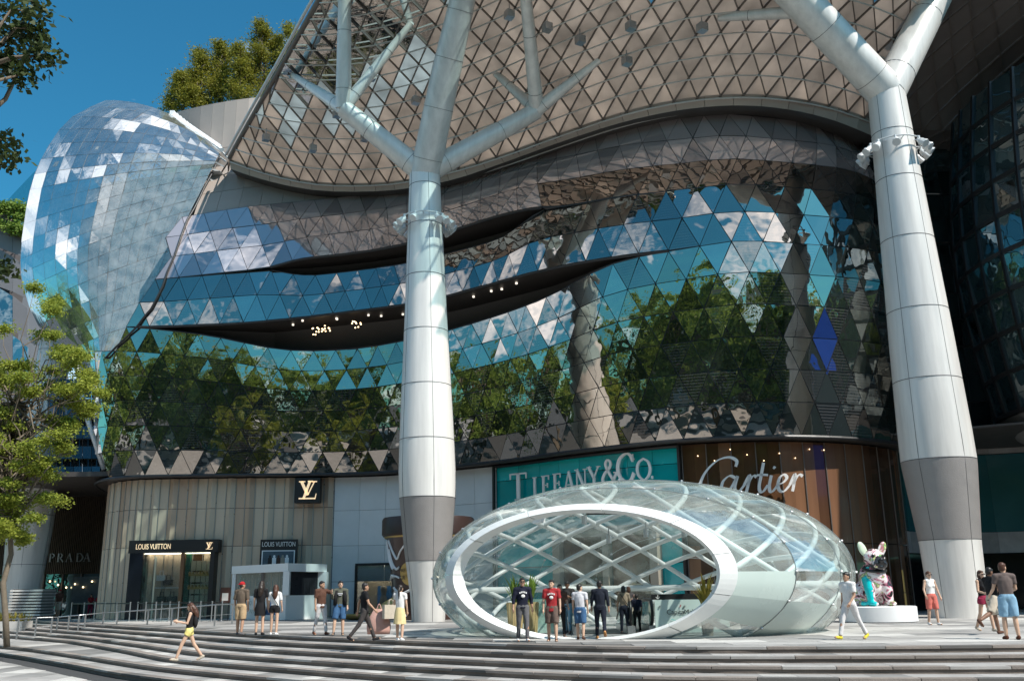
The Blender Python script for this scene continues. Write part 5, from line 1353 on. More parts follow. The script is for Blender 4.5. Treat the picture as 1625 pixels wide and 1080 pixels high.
# handrails across the left steps
hr = empty('step_handrail', (0, 0, 0), label='thin steel handrail on posts crossing the steps at lower left', cat='handrail')
hpx = [(4, 1013), (26, 1014), (55, 1010), (80, 1009), (89, 1008), (107, 1007), (123, 1006), (133, 1005), (162, 1001), (184, 1001), (233, 998), (271, 997), (340, 993), (368, 990)]
tops = []
for px, py in hpx:
    z = -.55 if px < 100 else lerp(-.5, -.0, min((px-100)/240, 1)); P = at_z(px, py, z); tops.append(P+Vector((0, 0, .92)))
    b = MB(); b.box((0, 0, .46), (.06, .06, .92)); o = b.build('rail_post', 'steel', hr); o.location = P
b = MB(); b.tube(tops, .025, 6); b.build('rail', 'steel', hr)
b = MB(); b.tube([p-Vector((0, 0, .45)) for p in tops], .012, 5); b.build('wire', 'steel', hr)
st = empty('steel_louvre_stack', at_z(47, 972, 0), label='block of stacked pale metal louvres beside the left column', cat='louvre block'); Y = 64; st.location = (at_y(47, 970, Y).x, Y, 0)
wv = (at_y(71, 960, Y).x-at_y(20, 960, Y).x); hv = z_at(st.location, 934)
b = MB(); b.box((0, .3, hv/2), (wv*.93, 1.6, hv)); b.build('core', 'mullion', st)
for k in range(10): b = MB(); b.box((0, .2, hv*(k+.5)/10), (wv, 1.9, hv/10*.62)); b.build('louvre', 'stone_pale', st)
pl_ = empty('corner_planter', at_z(8, 1000, -.4), label='low planter with pale grasses at the bottom left edge', cat='planter')
b = MB(); b.box((0, 0, .25), (2.4, 1.2, .5)); b.build('box', 'stone_pale', pl_)
b = MB(); blades(b, (0, 0, .45), 10, .5, .4, .05, 4)
for k in range(40): blades(b, (random.uniform(-1.1, 1.1), random.uniform(-.5, .5), .45), 9, .5, .3, .04, 40+k)
b.build('grasses', 'leaf_pot', pl_, fix=False)
ps2 = empty('notice_stand', at_y(356, 970, 53.5), label='small brown notice stand left of the white kiosk', cat='notice stand'); ps2.location.z = 0
b = MB(); b.box((0, 0, 1.35), (.55, .05, .8)); b.build('board', 'chocolate', ps2); b = MB(); b.box((0, -.03, 1.25), (.34, .02, .4)); b.build('picture', 'stone_pale', ps2)
b = MB(); b.tube([(-.2, 0, 0), (-.2, 0, .95)], .02, 6); b.tube([(.2, 0, 0), (.2, 0, .95)], .02, 6); b.box((0, 0, .015), (.6, .4, .03)); b.build('stand', 'black', ps2)
# thin steel posts and rails behind, right of the dome
for px, py0, py1 in ((1440, 905, 972),):
    P = at_y(px, 975, 43); P.z = 0; t = empty('gold_post', P, label='tall slim gold post behind the dog sculpture', cat='post'); b = MB(); b.tube([(0, 0, 0), (0, 0, 1.0)], .05, 8); b.build('lower_tube', 'gold', t); b = MB(); b.tube([(0, 0, 1.05), (0, 0, 2.0)], .04, 8); b.build('upper_tube', 'gold', t)

# ------------------------------------------------------------------ painted dog sculpture on a round plinth
DP = Vector((at_y(1394, 985, 37.5).x, 37.5, 0))
ph_ = z_at(DP, 961)
t = empty('round_plinth', DP, label='low round white plinth under the painted dog sculpture', cat='plinth'); b = MB(); b.lathe([(1.36, 0), (1.42, .03), (1.42, ph_-.03), (1.38, ph_), (.01, ph_)], (0, 0, 0), 40); b.build('drum', 'white_paint', t, smooth=True, sharp=30)
def dog_mat():
    m, nt, out = mk('dog_paint'); L = nt.links.new; p = N(nt, 'ShaderNodeBsdfPrincipled'); p.inputs['Roughness'].default_value = .22; p.inputs['Coat Weight'].default_value = .5; L(p.outputs[0], out.inputs[0])
    tc_ = N(nt, 'ShaderNodeTexCoord'); nz_ = N(nt, 'ShaderNodeTexNoise'); nz_.inputs['Scale'].default_value = 1.7; nz_.inputs['Detail'].default_value = 5; nz_.inputs['Distortion'].default_value = 1.5; L(tc_.outputs['Object'], nz_.inputs['Vector'])
    sp = N(nt, 'ShaderNodeSeparateXYZ'); L(tc_.outputs['Object'], sp.inputs[0])
    cr_ = N(nt, 'ShaderNodeValToRGB'); el = cr_.color_ramp; el.interpolation = 'EASE'
    cols = [(0.0, (0.02, .02, .02)), (.40, (.02, .02, .02)), (.43, (.5, .12, .2)), (.47, (.75, .7, .7)), (.53, (.78, .75, .72)), (.56, (.45, .12, .2)), (.6, (.1, .45, .1)), (.63, (.7, .62, .3)), (.68, (.75, .8, .7))]
    el.elements[0].position = 0; el.elements[0].color = (*cols[0][1], 1); el.elements[1].position = cols[1][0]; el.elements[1].color = (*cols[1][1], 1)
    for q, c_ in cols[2:]: e = el.elements.new(q); e.color = (*c_, 1)
    L(nz_.outputs['Fac'], cr_.inputs[0])
    # turquoise on the dog's right side
    ad = N(nt, 'ShaderNodeMath', operation='MULTIPLY_ADD'); L(nz_.outputs['Fac'], ad.inputs[0]); ad.inputs[1].default_value = .5; L(sp.outputs[0], ad.inputs[2])
    lt = N(nt, 'ShaderNodeMath', operation='LESS_THAN'); lt.inputs[1].default_value = -.12; L(ad.outputs[0], lt.inputs[0])
    l2 = N(nt, 'ShaderNodeMath', operation='LESS_THAN'); l2.inputs[1].default_value = 1.45; L(sp.outputs[2], l2.inputs[0])
    l3 = N(nt, 'ShaderNodeMath', operation='LESS_THAN'); l3.inputs[1].default_value = -.1; L(sp.outputs[1], l3.inputs[0])
    mm = N(nt, 'ShaderNodeMath', operation='MULTIPLY'); L(lt.outputs[0], mm.inputs[0]); L(l2.outputs[0], mm.inputs[1]); m3 = N(nt, 'ShaderNodeMath', operation='MULTIPLY'); L(mm.outputs[0], m3.inputs[0]); L(l3.outputs[0], m3.inputs[1])
    mx = N(nt, 'ShaderNodeMix', data_type='RGBA'); mx.inputs[7].default_value = (0, .50, .52, 1); L(m3.outputs[0], mx.inputs[0]); L(cr_.outputs[0], mx.inputs[6])
    vd = N(nt, 'ShaderNodeVectorMath', operation='DISTANCE'); vd.inputs[1].default_value = (.05, -.55, 1.55); L(tc_.outputs['Object'], vd.inputs[0])
    va = N(nt, 'ShaderNodeMath', operation='MULTIPLY_ADD'); L(nz_.outputs['Fac'], va.inputs[0]); va.inputs[1].default_value = .35; L(vd.outputs['Value'], va.inputs[2])
    vl = N(nt, 'ShaderNodeMath', operation='LESS_THAN'); vl.inputs[1].default_value = .5; L(va.outputs[0], vl.inputs[0])
    m4 = N(nt, 'ShaderNodeMix', data_type='RGBA'); m4.inputs[7].default_value = (.02, .02, .022, 1); L(vl.outputs[0], m4.inputs[0]); L(mx.outputs[2], m4.inputs[6]); L(m4.outputs[2], p.inputs['Base Color'])
dog_mat()
def remesh(b, name, m, parent, vox, smooth_it=4, deci=None, disp=0.0, dscale=9.0):
    me = b.mesh(name, m); o = bpy.data.objects.new(name, me)
    md = o.modifiers.new('r', 'REMESH'); md.mode = 'VOXEL'; md.voxel_size = vox; md.use_smooth_shade = True
    if smooth_it: ms = o.modifiers.new('s', 'SMOOTH'); ms.iterations = smooth_it; ms.factor = .5
    if deci: mdc = o.modifiers.new('d', 'DECIMATE'); mdc.ratio = deci
    new = bake(o); bpy.data.objects.remove(o); bpy.data.meshes.remove(me)
    new.name = name
    if not new.materials: new.materials.append(MAT[m])
    if disp:
        co = [v.co.copy() for v in new.vertices]; nn = [v.normal.copy() for v in new.vertices]
        for v, c, n in zip(new.vertices, co, nn): v.co = c + n*disp*noise.noise(Vector((c.x*dscale, c.y*dscale, c.z*dscale*.55)))
    new.polygons.foreach_set('use_smooth', [True]*len(new.polygons)); new.update()
    return link(bpy.data.objects.new(name, new), parent)
dog = empty('dog_sculpture', DP+Vector((0, 0, ph_)), R(8), label='glossy multicoloured painted bulldog sculpture sitting on the round plinth', cat='sculpture')
b = MB()
b.ell((0, .15, .95), (.50, .48, .66), rot=Matrix.Rotation(R(-14), 3, 'X')); b.ell((0, .6, .5), (.60, .56, .50)); b.ell((0, -.12, 1.12), (.42, .36, .42))
for s in (-1, 1):
    b.tube([(s*.33, -.12, 1.05), (s*.37, -.28, .6), (s*.36, -.34, .16), (s*.36, -.40, .1)], [.23, .19, .15, .16], 14); b.ell((s*.36, -.48, .1), (.17, .24, .1))
    b.ell((s*.5, .45, .42), (.22, .44, .42)); b.ell((s*.55, .0, .1), (.16, .34, .1))
b.ell((0, -.18, 1.78), (.42, .38, .36)); b.ell((0, -.5, 1.62), (.30, .22, .22)); b.ell((-.15, -.58, 1.54), (.15, .14, .17)); b.ell((.15, -.58, 1.54), (.15, .14, .17)); b.ell((0, -.6, 1.42), (.16, .12, .09)); b.ell((0, -.15, 1.4), (.36, .34, .34))
dbody = remesh(b, 'body', 'dog_paint', dog, .03, 5)
for s in (-1, 1):
    b = MB(); b.ell((s*.40, -.12, 2.12), (.16, .07, .30), 14, 10, Matrix.Rotation(R(s*24), 3, 'Y')); b.build('ear', 'dog_paint' if s > 0 else 'dog_ear_pale', dog, smooth=True) if 'dog_ear_pale' in MAT else (mat('dog_ear_pale', (.6, .72, .55), .25, 0, .2, 3), b.build('ear', 'dog_ear_pale' if s < 0 else 'dog_paint', dog, smooth=True))
    b = MB(); b.ell((s*.2, -.5, 1.84), (.075, .05, .075)); b.build('eye', 'black_gloss', dog, smooth=True)
b = MB(); b.ell((0, -.72, 1.68), (.12, .07, .09)); b.build('nose', 'black_gloss', dog, smooth=True)
mat('collar', (.02, .02, .02), .3, .2, 0)
b = MB(); b.tube([(math.cos(a)*.40, -.12+math.sin(a)*.38, 1.36+.1*math.sin(a)) for a in [2*math.pi*k/28 for k in range(29)]], .055, 8, cap=False); b.build('collar', 'collar', dog, smooth=True)

# ------------------------------------------------------------------ trees
def leaf(b, c, s, rnd, asp=.5):
    d = Vector((rnd.gauss(0, 1), rnd.gauss(0, 1), rnd.gauss(-.2, .6))).normalized(); u = d.orthogonal(); u.rotate(Matrix.Rotation(rnd.uniform(0, 6.28), 3, d)); w = d.cross(u)*asp
    n = d.cross(u)
    b.add([c, c+d*s*.5+u*s*asp*.5, c+d*s, c+d*s*.5-u*s*asp*.5], [(0, 1, 2, 3)])
def limb_path(p0, p1, rnd, wob=.25, n=6):
    P = []
    for k in range(n+1):
        t = k/n; q = p0.lerp(p1, t); q += Vector((rnd.gauss(0, wob), rnd.gauss(0, wob), rnd.gauss(0, wob)*.6))*(math.sin(t*math.pi)); P.append(q)
    return P
def make_tree(name, base, label, trunk_top, r0, clumps, leaf_s, per, lm, seed, group=None, flat=.5, asp=.5, limbs=True, cat='tree'):
    """clumps: (centre, radius) in world metres; leaves gather on twigs inside every clump"""
    rnd = random.Random(seed); base = Vector(base); t = empty(name, base, label=label, cat=cat, group=group)
    b = MB(); tp = Vector(trunk_top)-base; P = limb_path(Vector((0, 0, -.1)), tp, rnd, .18, 8); b.tube(P, [lerp(r0, r0*.5, k/8) for k in range(9)], 10)
    c = MB()
    for cen, rad in clumps:
        C = Vector(cen)-base
        if limbs:
            k = rnd.randint(4, 8); b.tube(limb_path(P[k], C, rnd, .3), [r0*.42, r0*.36, r0*.3, r0*.24, r0*.18, r0*.12, r0*.06], 6)
        for q in range(per):
            # twig tip inside the clump, denser towards its shell
            v = Vector((rnd.gauss(0, 1), rnd.gauss(0, 1), rnd.gauss(0, 1))).normalized()*(rad*abs(rnd.gauss(0, .62))); v.z *= flat; tip = C+v
            if rnd.random() < .12: b.tube([C+v*.2, tip], [r0*.05, r0*.02], 4, cap=False)
            for l in range(7): leaf(c, tip+Vector((rnd.gauss(0, leaf_s*1.1), rnd.gauss(0, leaf_s*1.1), rnd.gauss(0, leaf_s*.6))), leaf_s*rnd.uniform(.7, 1.3), rnd, asp)
    b.build('trunk', 'bark', t, smooth=True, fix=False); c.build('crown', lm, t, fix=False); return t
rnd = random.Random(31)
# leafy street tree at the left edge
TY = 38.0; tb = at_y(14, 1000, TY); tb.z = -.4
cl = []
edge_r = [(450, 80), (475, 100), (500, 128), (545, 150), (565, 152), (600, 158), (640, 178), (655, 150), (700, 145), (740, 112), (770, 92), (805, 112), (830, 80), (856, 60), (870, 20)]
while len(cl) < 190:
    py = rnd.uniform(455, 862); px = rnd.uniform(-90, interp(edge_r, py)-8)
    if py < 520 and px < 40 and rnd.random() < .6: continue
    if noise.noise(Vector((px*.022, py*.034, 3.3))) < -.10: continue
    if py > 760 and px > 30 and rnd.random() < .5: continue
    cl.append((at_y(px, py, TY+rnd.uniform(-2.0, 2.0)), rnd.uniform(.28, .58)))
make_tree('street_tree', tb, 'tall yellow green leafy tree at the left edge in front of the column', at_y(22, 640, TY), .12, cl, .115, 85, 'leaf_tree', 1, flat=.45, asp=.42)
# bough hanging into the top left corner from a tree outside the picture
TY = 13.0; tb = at_y(-330, 1000, TY); tb.z = LOW
cl = [(at_y(px, py, TY+rnd.uniform(-.5, .5)), r) for px, py, r in [(20, 12, .28), (55, 12, .2), (40, 45, .22), (15, 60, .25), (55, 62, .14), (20, 95, .2), (35, 118, .14), (8, 100, .15), (68, 88, .09), (-20, 40, .4), (-50, 0, .5), (-40, 90, .4), (-90, 40, .6), (-130, -40, .9), (2, 222, .09), (2, 248, .06), (-30, 235, .2), (-6, 425, .12), (-30, 430, .2), (-200, 0, 1.2), (-260, -80, 1.4), (-120, -120, 1.2)]]
make_tree('overhanging_tree', tb, 'dark leafy bough hanging into the top left corner', at_y(-300, 60, TY), .3, cl, .115, 20, 'leaf_dark', 2, flat=.8, asp=.45)
# roof garden trees above the beige wall
RTP = [(292, 128, 172, 1.7), (318, 92, 168, 2.2), (350, 78, 164, 2.3), (382, 84, 160, 2.3), (412, 60, 156, 2.3), (440, 70, 154, 2.2), (462, 66, 152, 1.6)]
for k, (px, py, pb, r) in enumerate(RTP):
    Y = 73+k % 3; base = at_y(px, pb+6, Y); cl = []
    for q in range(20):
        t_ = q/19; cl.append((at_y(px+rnd.uniform(-24, 24)*(1.2-t_), lerp(pb-2, py-(22 if k in (4, 6) else 8), t_), Y+rnd.uniform(-1.2, 1.2)), lerp(1.25, .5, t_)*r*.5))
    make_tree('roof_tree', base, ['low bushy roof tree, leftmost above the beige wall', 'second roof tree from the left above the beige wall', 'third roof tree from the left above the beige wall', 'middle roof tree above the beige wall', 'tallest roof tree with feathery pointed top', 'roof tree just right of the tallest one', 'rightmost roof tree beside the canopy edge'][k], at_y(px, py, Y), .16, cl, .22, 75, 'leaf_roof', 50+k, group='roof garden trees', flat=1.0, asp=.28)
base = at_y(14, 372, 83); cl = [(at_y(14+rnd.uniform(-22, 22), 345+rnd.uniform(-24, 22), 83), .9) for q in range(10)]
make_tree('terrace_shrub', base, 'round green shrub on the grey building at the left edge', at_y(14, 345, 83), .12, cl, .28, 60, 'leaf_street', 77, cat='shrub')

# ------------------------------------------------------------------ across the street, seen mirrored in the facade
road = sheet('road', [(-300, -20), (300, -20), (300, -4), (-300, -4)], LOW-.02, 'asphalt')
far_pave = sheet('far_pavement', [(-300, -60), (300, -60), (300, -20), (-300, -20)], LOW-.015, 'stone_grey')
protos = []
for v in range(2):
    cl = []; rr = random.Random(90+v)
    for q in range(36):
        a = rr.uniform(0, 6.28); d = rr.uniform(0, 7); cl.append((Vector((math.cos(a)*d, -37+math.sin(a)*d, rr.uniform(4.5, 19)-d*.25)), rr.uniform(1.6, 2.8)))
    protos.append(make_tree('roadside_tree', (0, -37, LOW), 'roadside tree of the leafy row across the street, mirrored in the glass', (0, -37, 9), .5, cl, .55, 46, 'leaf_street', 91+v, group='trees across the street', flat=.7))
for k in range(26):
    x = (-92+k*12) if k < 16 else (-86+(k-16)*18)+rnd.uniform(-2, 2)
    o = protos[k] if k < 2 else copy_tree(protos[k % 2])
    o.location = (x, (-27 if k < 16 else -42)+rnd.uniform(-4, 3), LOW); o.rotation_euler = (0, 0, rnd.uniform(0, 6.28)); s = rnd.uniform(1.3, 1.6); o.scale = (s, s, s)
for k in range(9):
    o = copy_tree(protos[k % 2]); o['label'] = 'roadside tree of the leafy row left of the mall, mirrored in the glass'
    o.location = (-92-(k % 2)*14+rnd.uniform(-3, 3), -14+k*11, LOW); o.rotation_euler = (0, 0, rnd.uniform(0, 6.28)); s = rnd.uniform(1.3, 1.6); o.scale = (s, s, s)
mat('render_white', (.6, .6, .58), .7, 0, .1, .3)
mat('screen_blue', (.01, .04, .3), .3, 0, .3, .2, emit=(.02, .12, .75), es=.35)
def block(x, y, w, d, h, m, lab, floors):
    t = empty('street_building', (x, y, LOW), label=lab, cat='building', group='buildings across the street')
    b = MB(); b.box((0, 0, h/2), (w, d, h)); b.build('wall', m, t)
    b = MB(); b.box((0, 0, h+.4), (w+.6, d+.6, .8)); b.build('parapet', m, t)
    for k in range(floors): b = MB(); b.box((0, d/2+.05, (k+.55)*h/floors), (w*.94, .2, h/floors*.45)); b.box((0, -d/2-.05, (k+.55)*h/floors), (w*.94, .2, h/floors*.45)); b.build('window_band', 'tower_glass', t)
    return t
block(-60, -78, 46, 20, 26, 'render_white', 'broad white office block mirrored at the left of the facade', 6)
block(5, -84, 40, 20, 34, 'beige_stone', 'beige office block mirrored in the middle of the facade', 8)
block(62, -66, 40, 20, 30, 'render_white', 'white office block mirrored at the right of the facade', 7)
sb = block(86, -6, 20, 40, 24, 'cladding_grey', 'grey block with blue screen mirrored at the right of the facade', 5)
b = MB(); b.box((-10.2, 4, 18), (.2, 22, 9)); b.build('screen', 'screen_blue', sb)
# ------------------------------------------------------------------ people
SKIN = {'l': (0.55, 0.36, 0.26), 'm': (0.42, 0.25, 0.17), 'd': (0.22, 0.12, 0.08)}
for k_, c_ in SKIN.items(): mat('skin_'+k_, c_, .5, 0, .06, 4, spec=.3)
mat('hair_black', (.012, .010, .010), .45, 0, .2, 20); mat('hair_brown', (.07, .028, .015), .45, 0, .3, 18); mat('hair_dark', (.025, .016, .012), .45, 0, .25, 18)
mat('lips', (.3, .1, .09), .5, 0, 0)
def cm(name, c):
    if name not in MAT: cloth_mat(name, c)
    return name
for n_, c_ in dict(c_black=(.015, .015, .017), c_char=(.05, .045, .045), c_white=(.74, .74, .74), c_navy=(.012, .014, .03), c_red=(.33, .03, .035), c_brown=(.10, .05, .035), c_plaid=(.11, .085, .065), c_khaki=(.42, .30, .18),
    c_yellow=(.72, .62, .22), c_pale_yellow=(.68, .56, .30), c_pants_white=(.62, .61, .62), c_denim=(.05, .12, .24), c_grey=(.12, .12, .13), c_olive=(.09, .095, .075), c_taupe=(.14, .10, .085), c_dkdenim=(.014, .018, .03),
    c_beige=(.28, .22, .16), c_blue=(.06, .16, .38), c_pink=(.55, .33, .28), c_coral=(.58, .16, .13), c_lblue=(.22, .38, .52), c_gshirt=(.12, .095, .09), c_crimson=(.3, .03, .07), c_capred=(.4, .02, .025), c_shoe_white=(.75, .75, .76), c_tan=(.45, .22, .08), c_shoe_brown=(.10, .035, .02), c_lgrey=(.55, .56, .6), c_yshoe=(.55, .48, .05), c_sand=(.5, .44, .36), c_cap=(.03, .02, .02), c_stripe=(.45, .45, .5)).items(): cm(n_, c_)
def V(*a): return Vector(a)
def person(label, P, rz, H, top, bottom, shoes, hair, skin='m', sex='m', legs=((8, 4), (-8, 6)), arms=((5, 8, 10), (-5, 8, 10)), sleeve=.55, tlen=.90, blen='long', head=0, lean=0, hstyle='short', extra=None, nod=0):
    """arms/legs: (left, right); leg = (hip forward, knee); arm = (forward, out, elbow[, inward]) in degrees; built facing -Y"""
    t = empty('person', P, rz, label=label, cat='person'); s = H/1.75; f_ = sex == 'f'
    slim = .9 if f_ else 1.0; skm = 'skin_'+skin
    body = MB(); topm = MB(); botm = MB(); hands = {}
    Ln = Matrix.Rotation(R(lean), 3, 'X')
    def up(v): v = Vector(v); d = v-V(0, 0, .95); return V(0, 0, .95) + Ln @ d
    sw = (.165 if f_ else .19)
    # legs
    feet = []; legpts = []
    for i, sx in ((0, 1), (1, -1)):
        a, k = legs[i][0], legs[i][1]; out_ = legs[i][2] if len(legs[i]) > 2 else 2
        hip = V(sx*.092, 0, .93); d1 = V(sx*math.sin(R(out_)), -math.sin(R(a)), -math.cos(R(a))).normalized(); kn = hip+d1*.43; b_ = a-k
        d2 = V(sx*math.sin(R(out_))*.5, -math.sin(R(b_)), -math.cos(R(b_))).normalized(); an = kn+d2*.42
        fp = max(0, min(60, -b_*.9-6)); fd = V(sx*.12, -math.cos(R(fp)), -math.sin(R(fp))).normalized()
        if b_ > 8: fd = V(sx*.12, -math.cos(R(b_*.6)), math.sin(R(b_*.6))).normalized()
        feet.append((an, fd)); legpts.append((hip, kn, an))
    fu = [fd.cross(V(1, 0, 0)).normalized()*(-1 if fd.cross(V(1, 0, 0)).z < 0 else 1) for an, fd in feet]
    low = min(min((an-u*.085).z, (an+fd*.17-u*.075).z, (an-fd*.06-u*.085).z) for (an, fd), u in zip(feet, fu))
    dz = V(0, 0, -low)
    for (hip, kn, an), (a_, fd), u in zip(legpts, feet, fu):
        body.tube([hip, hip.lerp(kn, .45), kn, kn.lerp(an, .35), an], [.085*slim, .075*slim, .055, .056*slim+.003, .04], 12); body.ell(kn, (.056, .058, .06)); body.ell(an+fd*.06-u*.045, (.042, .05, .04)); body.ell(an+fd*.13-u*.055, (.04, .06, .03))
        lw_ = .03 if blen != 'slim' else .014
        if blen in ('long', 'slim'): botm.tube([hip+V(0, 0, .02), hip.lerp(kn, .5), kn, kn.lerp(an, .5), kn.lerp(an, .97)], [.105*slim, .075+lw_, .055+lw_*.9, .045+lw_, .042+lw_], 14)
        elif blen == 'shorts': botm.tube([hip+V(0, 0, .02), hip.lerp(kn, .5), hip.lerp(kn, .98)], [.112*slim, .115*slim, .105*slim], 14)
        elif blen == 'hot': botm.tube([hip+V(0, 0, .02), hip.lerp(kn, .18), hip.lerp(kn, .36)], [.112*slim, .118*slim, .112*slim], 14)
        elif blen == 'capri': botm.tube([hip+V(0, 0, .02), kn, kn.lerp(an, .5)], [.108*slim, .085, .07], 14)
    body.ell((0, .0, .95), (.155*slim+.006, .112, .13)); botm.ell((0, .005, .96), (.172*slim+.01, .13, .135))
    # torso
    body.ell(up((0, 0, 1.08)), (.135*slim, .098, .17)); body.ell(up((0, 0, 1.27)), (.165*slim, .105, .2)); body.tube([up((-sw+.03, 0, 1.425)), up((0, 0, 1.45)), up((sw-.03, 0, 1.425))], [.055, .065, .055], 10)
    body.tube([up((0, .01, 1.4)), up((0, -.005, 1.56))], [.055, .05], 10)
    topm.tube([up((0, 0, tlen)), up((0, 0, 1.05)), up((0, 0, 1.2)), up((0, 0, 1.34)), up((0, 0, 1.42))], [.165*slim, .155*slim, .165*slim, .165*slim, .13], 18)
    topm.X = None
    for i_ in range(len(topm.v)): x_, y_, z_ = topm.v[i_]; topm.v[i_] = (x_*1.03, y_*.74, z_)
    topm.ell(up((0, -.01, 1.28)), (.178*slim, .122, .17)); topm.tube([up((-sw+.02, 0, 1.425)), up((0, 0, 1.452)), up((sw-.02, 0, 1.425))], [.075, .08, .075], 12)
    if sleeve > 0:
        for sx in (1, -1): topm.ell(up((sx*sw, 0, 1.42)), (.076*slim+.004, .078, .08))
    if f_:
        for sx in (1, -1): topm.ell(up((sx*.07, -.09, 1.27)), (.06, .055, .06)); body.ell(up((sx*.07, -.075, 1.27)), (.055, .05, .055))
    # arms
    for i, sx in ((0, 1), (1, -1)):
        A = arms[i]; fw, ou, el = A[:3]; inn = A[3] if len(A) > 3 else .06
        sh = up((sx*sw, 0, 1.42)); d1 = V(sx*math.sin(R(ou)), -math.sin(R(fw)), -math.cos(R(fw))*math.cos(R(ou))).normalized(); eb = sh+d1*.285
        d2 = V(sx*(math.sin(R(ou))*.6-inn), -math.sin(R(fw+el)), -math.cos(R(fw+el))).normalized(); wr = eb+d2*.25
        body.tube([sh, sh.lerp(eb, .5), eb, eb.lerp(wr, .4), wr], [.052*slim, .047*slim, .038, .037*slim, .026], 10); body.ell(eb, (.039, .039, .039)); body.ell(sh, (.056*slim, .056, .06))
        # hand: palm, four unequal curled fingers and a thumb from the palm side
        sd = d2.cross(V(sx, 0, 0)); sd = sd.normalized() if sd.length > .1 else V(0, -1, 0); ac = d2.cross(sd).normalized()
        pc = wr+d2*.045; body.tube([wr-d2*.01, pc, wr+d2*.085], [.026, .036, .034], 8); curl = -ac if ac.x*sx > 0 else ac
        for q, (ofs, ln) in enumerate(((-.03, .068), (-.01, .078), (.01, .073), (.03, .058))):
            b0 = wr+d2*.08+sd*ofs; b1 = b0+d2*ln*.5+curl*.006; b2 = b1+d2*ln*.42+curl*.022; body.tube([b0, b1, b2], [.0095, .009, .0075], 6)
        th0 = wr+d2*.03-sd*.03; body.tube([th0, th0+d2*.03-sd*.025, th0+d2*.06-sd*.03+curl*.01], [.012, .011, .009], 6)
        hands[sx] = wr+d2*.1
        if sleeve > 0:
            if sleeve <= 1: topm.tube([sh+V(0, 0, .0), sh.lerp(eb, sleeve*.5), sh.lerp(eb, sleeve)], [.072*slim, .07*slim, .066*slim], 12)
            else: topm.tube([sh, sh.lerp(eb, .5), eb, eb.lerp(wr, sleeve-1)], [.07*slim, .062*slim, .054, .045], 12)
    # head
    Hd = Matrix.Rotation(R(head), 3, 'Z') @ Matrix.Rotation(R(nod), 3, 'X'); hc = up((0, -.012, 1.625))
    def hp(x, y, z): return hc + Hd @ V(x, y, z)
    body.ell(hc, (.076, .094, .112), rot=Hd); body.ell(hp(0, -.03, -.055), (.056, .062, .062), rot=Hd); body.ell(hp(0, -.098, -.018), (.014, .02, .022), rot=Hd); body.ell(hp(0, -.08, -.085), (.026, .02, .02), rot=Hd)
    for sx in (1, -1): body.ell(hp(sx*.078, .005, -.012), (.012, .022, .032), rot=Hd)
    for mbx in (body, topm, botm): mbx.v = [(x_, y_, z_+dz.z) for x_, y_, z_ in mbx.v]
    dz3 = dz
    def fin(o): o.scale = (s, s, s); return o
    fin(remesh(body, 'body', skm, t, .0105, 2, .3))
    tobj = fin(remesh(topm, 'top', top, t, .016, 3, .6, .012, 13))
    if blen == 'skirt' or blen == 'mini':
        sk = MB(); hem = .52 if blen == 'skirt' else .62; prof = [(1.04, .145), (.98, .168), (.86, .195), (hem+.06, .225 if blen == 'skirt' else .2), (hem, .232 if blen == 'skirt' else .2)]; rows = []
        for z_, r_ in prof: rows.append([V(math.cos(a)*r_*slim*(1+.035*math.sin(a*9)*(1.04-z_)*2), math.sin(a)*r_*.82*(1+.035*math.sin(a*9)*(1.04-z_)*2), z_)+dz for a in [2*math.pi*k/40 for k in range(41)]])
        sk.grid(rows); fin(sk.build('skirt', bottom, t, smooth=True))
    else: fin(remesh(botm, {'long': 'trousers', 'slim': 'trousers'}.get(blen, 'shorts'), bottom, t, .016, 3, .6, .011, 13))
    for (an, fd), u in zip(feet, fu):
        sb_ = MB(); c = an+dz; side = fd.cross(u)
        rot = Matrix((side, -fd, u)).transposed()
        sb_.ell(c+fd*.045-u*.045, (.047, .125, .04), 12, 8, rot); sb_.ell(c+fd*.10-u*.056, (.048, .08, .03), 12, 8, rot); sb_.ell(c-fd*.02-u*.035, (.043, .055, .048), 12, 8, rot)
        fin(sb_.build('shoe', shoes, t, smooth=True))
    hm = MB(); hdz = dz
    def hq(x, y, z): return hp(x, y, z)+hdz
    if hstyle == 'cap':
        hm.ell(hq(0, .012, .045), (.088, .105, .082), rot=Hd); capo = fin(remesh(hm, 'cap', hair, t, .012, 2)); hb = MB(); hb.ell(hq(0, .11, .03), (.06, .06, .012), rot=Hd); hb.build('cap_peak', hair, capo, smooth=True); h2 = MB(); h2.ell(hq(0, .03, -.01), (.081, .082, .08), rot=Hd); fin(h2.build('hair', 'hair_black', t, smooth=True))
    else:
        hm.ell(hq(0, .022, .045), (.087, .096, .088), rot=Hd); hm.ell(hq(0, .045, -.0), (.083, .068, .09), rot=Hd); hm.ell(hq(0, -.05, .078), (.066, .042, .032), rot=Hd)
        if hstyle == 'long': hm.tube([hq(0, .05, .0), hq(0, .085, -.12), hq(0, .1, -.26), hq(.01, .1, -.38)], [.085, .095, .09, .05], 12); [hm.tube([hq(sx*.07, .0, .03), hq(sx*.085, .0, -.1), hq(sx*.09, .01, -.2)], [.03, .034, .022], 8) for sx in (1, -1)]
        if hstyle == 'bob': hm.ell(hq(0, .03, -.04), (.1, .09, .11), rot=Hd)
        if hstyle == 'tail': hm.tube([hq(0, .1, .03), hq(0, .135, -.06), hq(0, .13, -.2), hq(0, .12, -.33)], [.03, .035, .03, .012], 8)
        fin(remesh(hm, 'hair', hair, t, .012, 2, None, .006, 30))
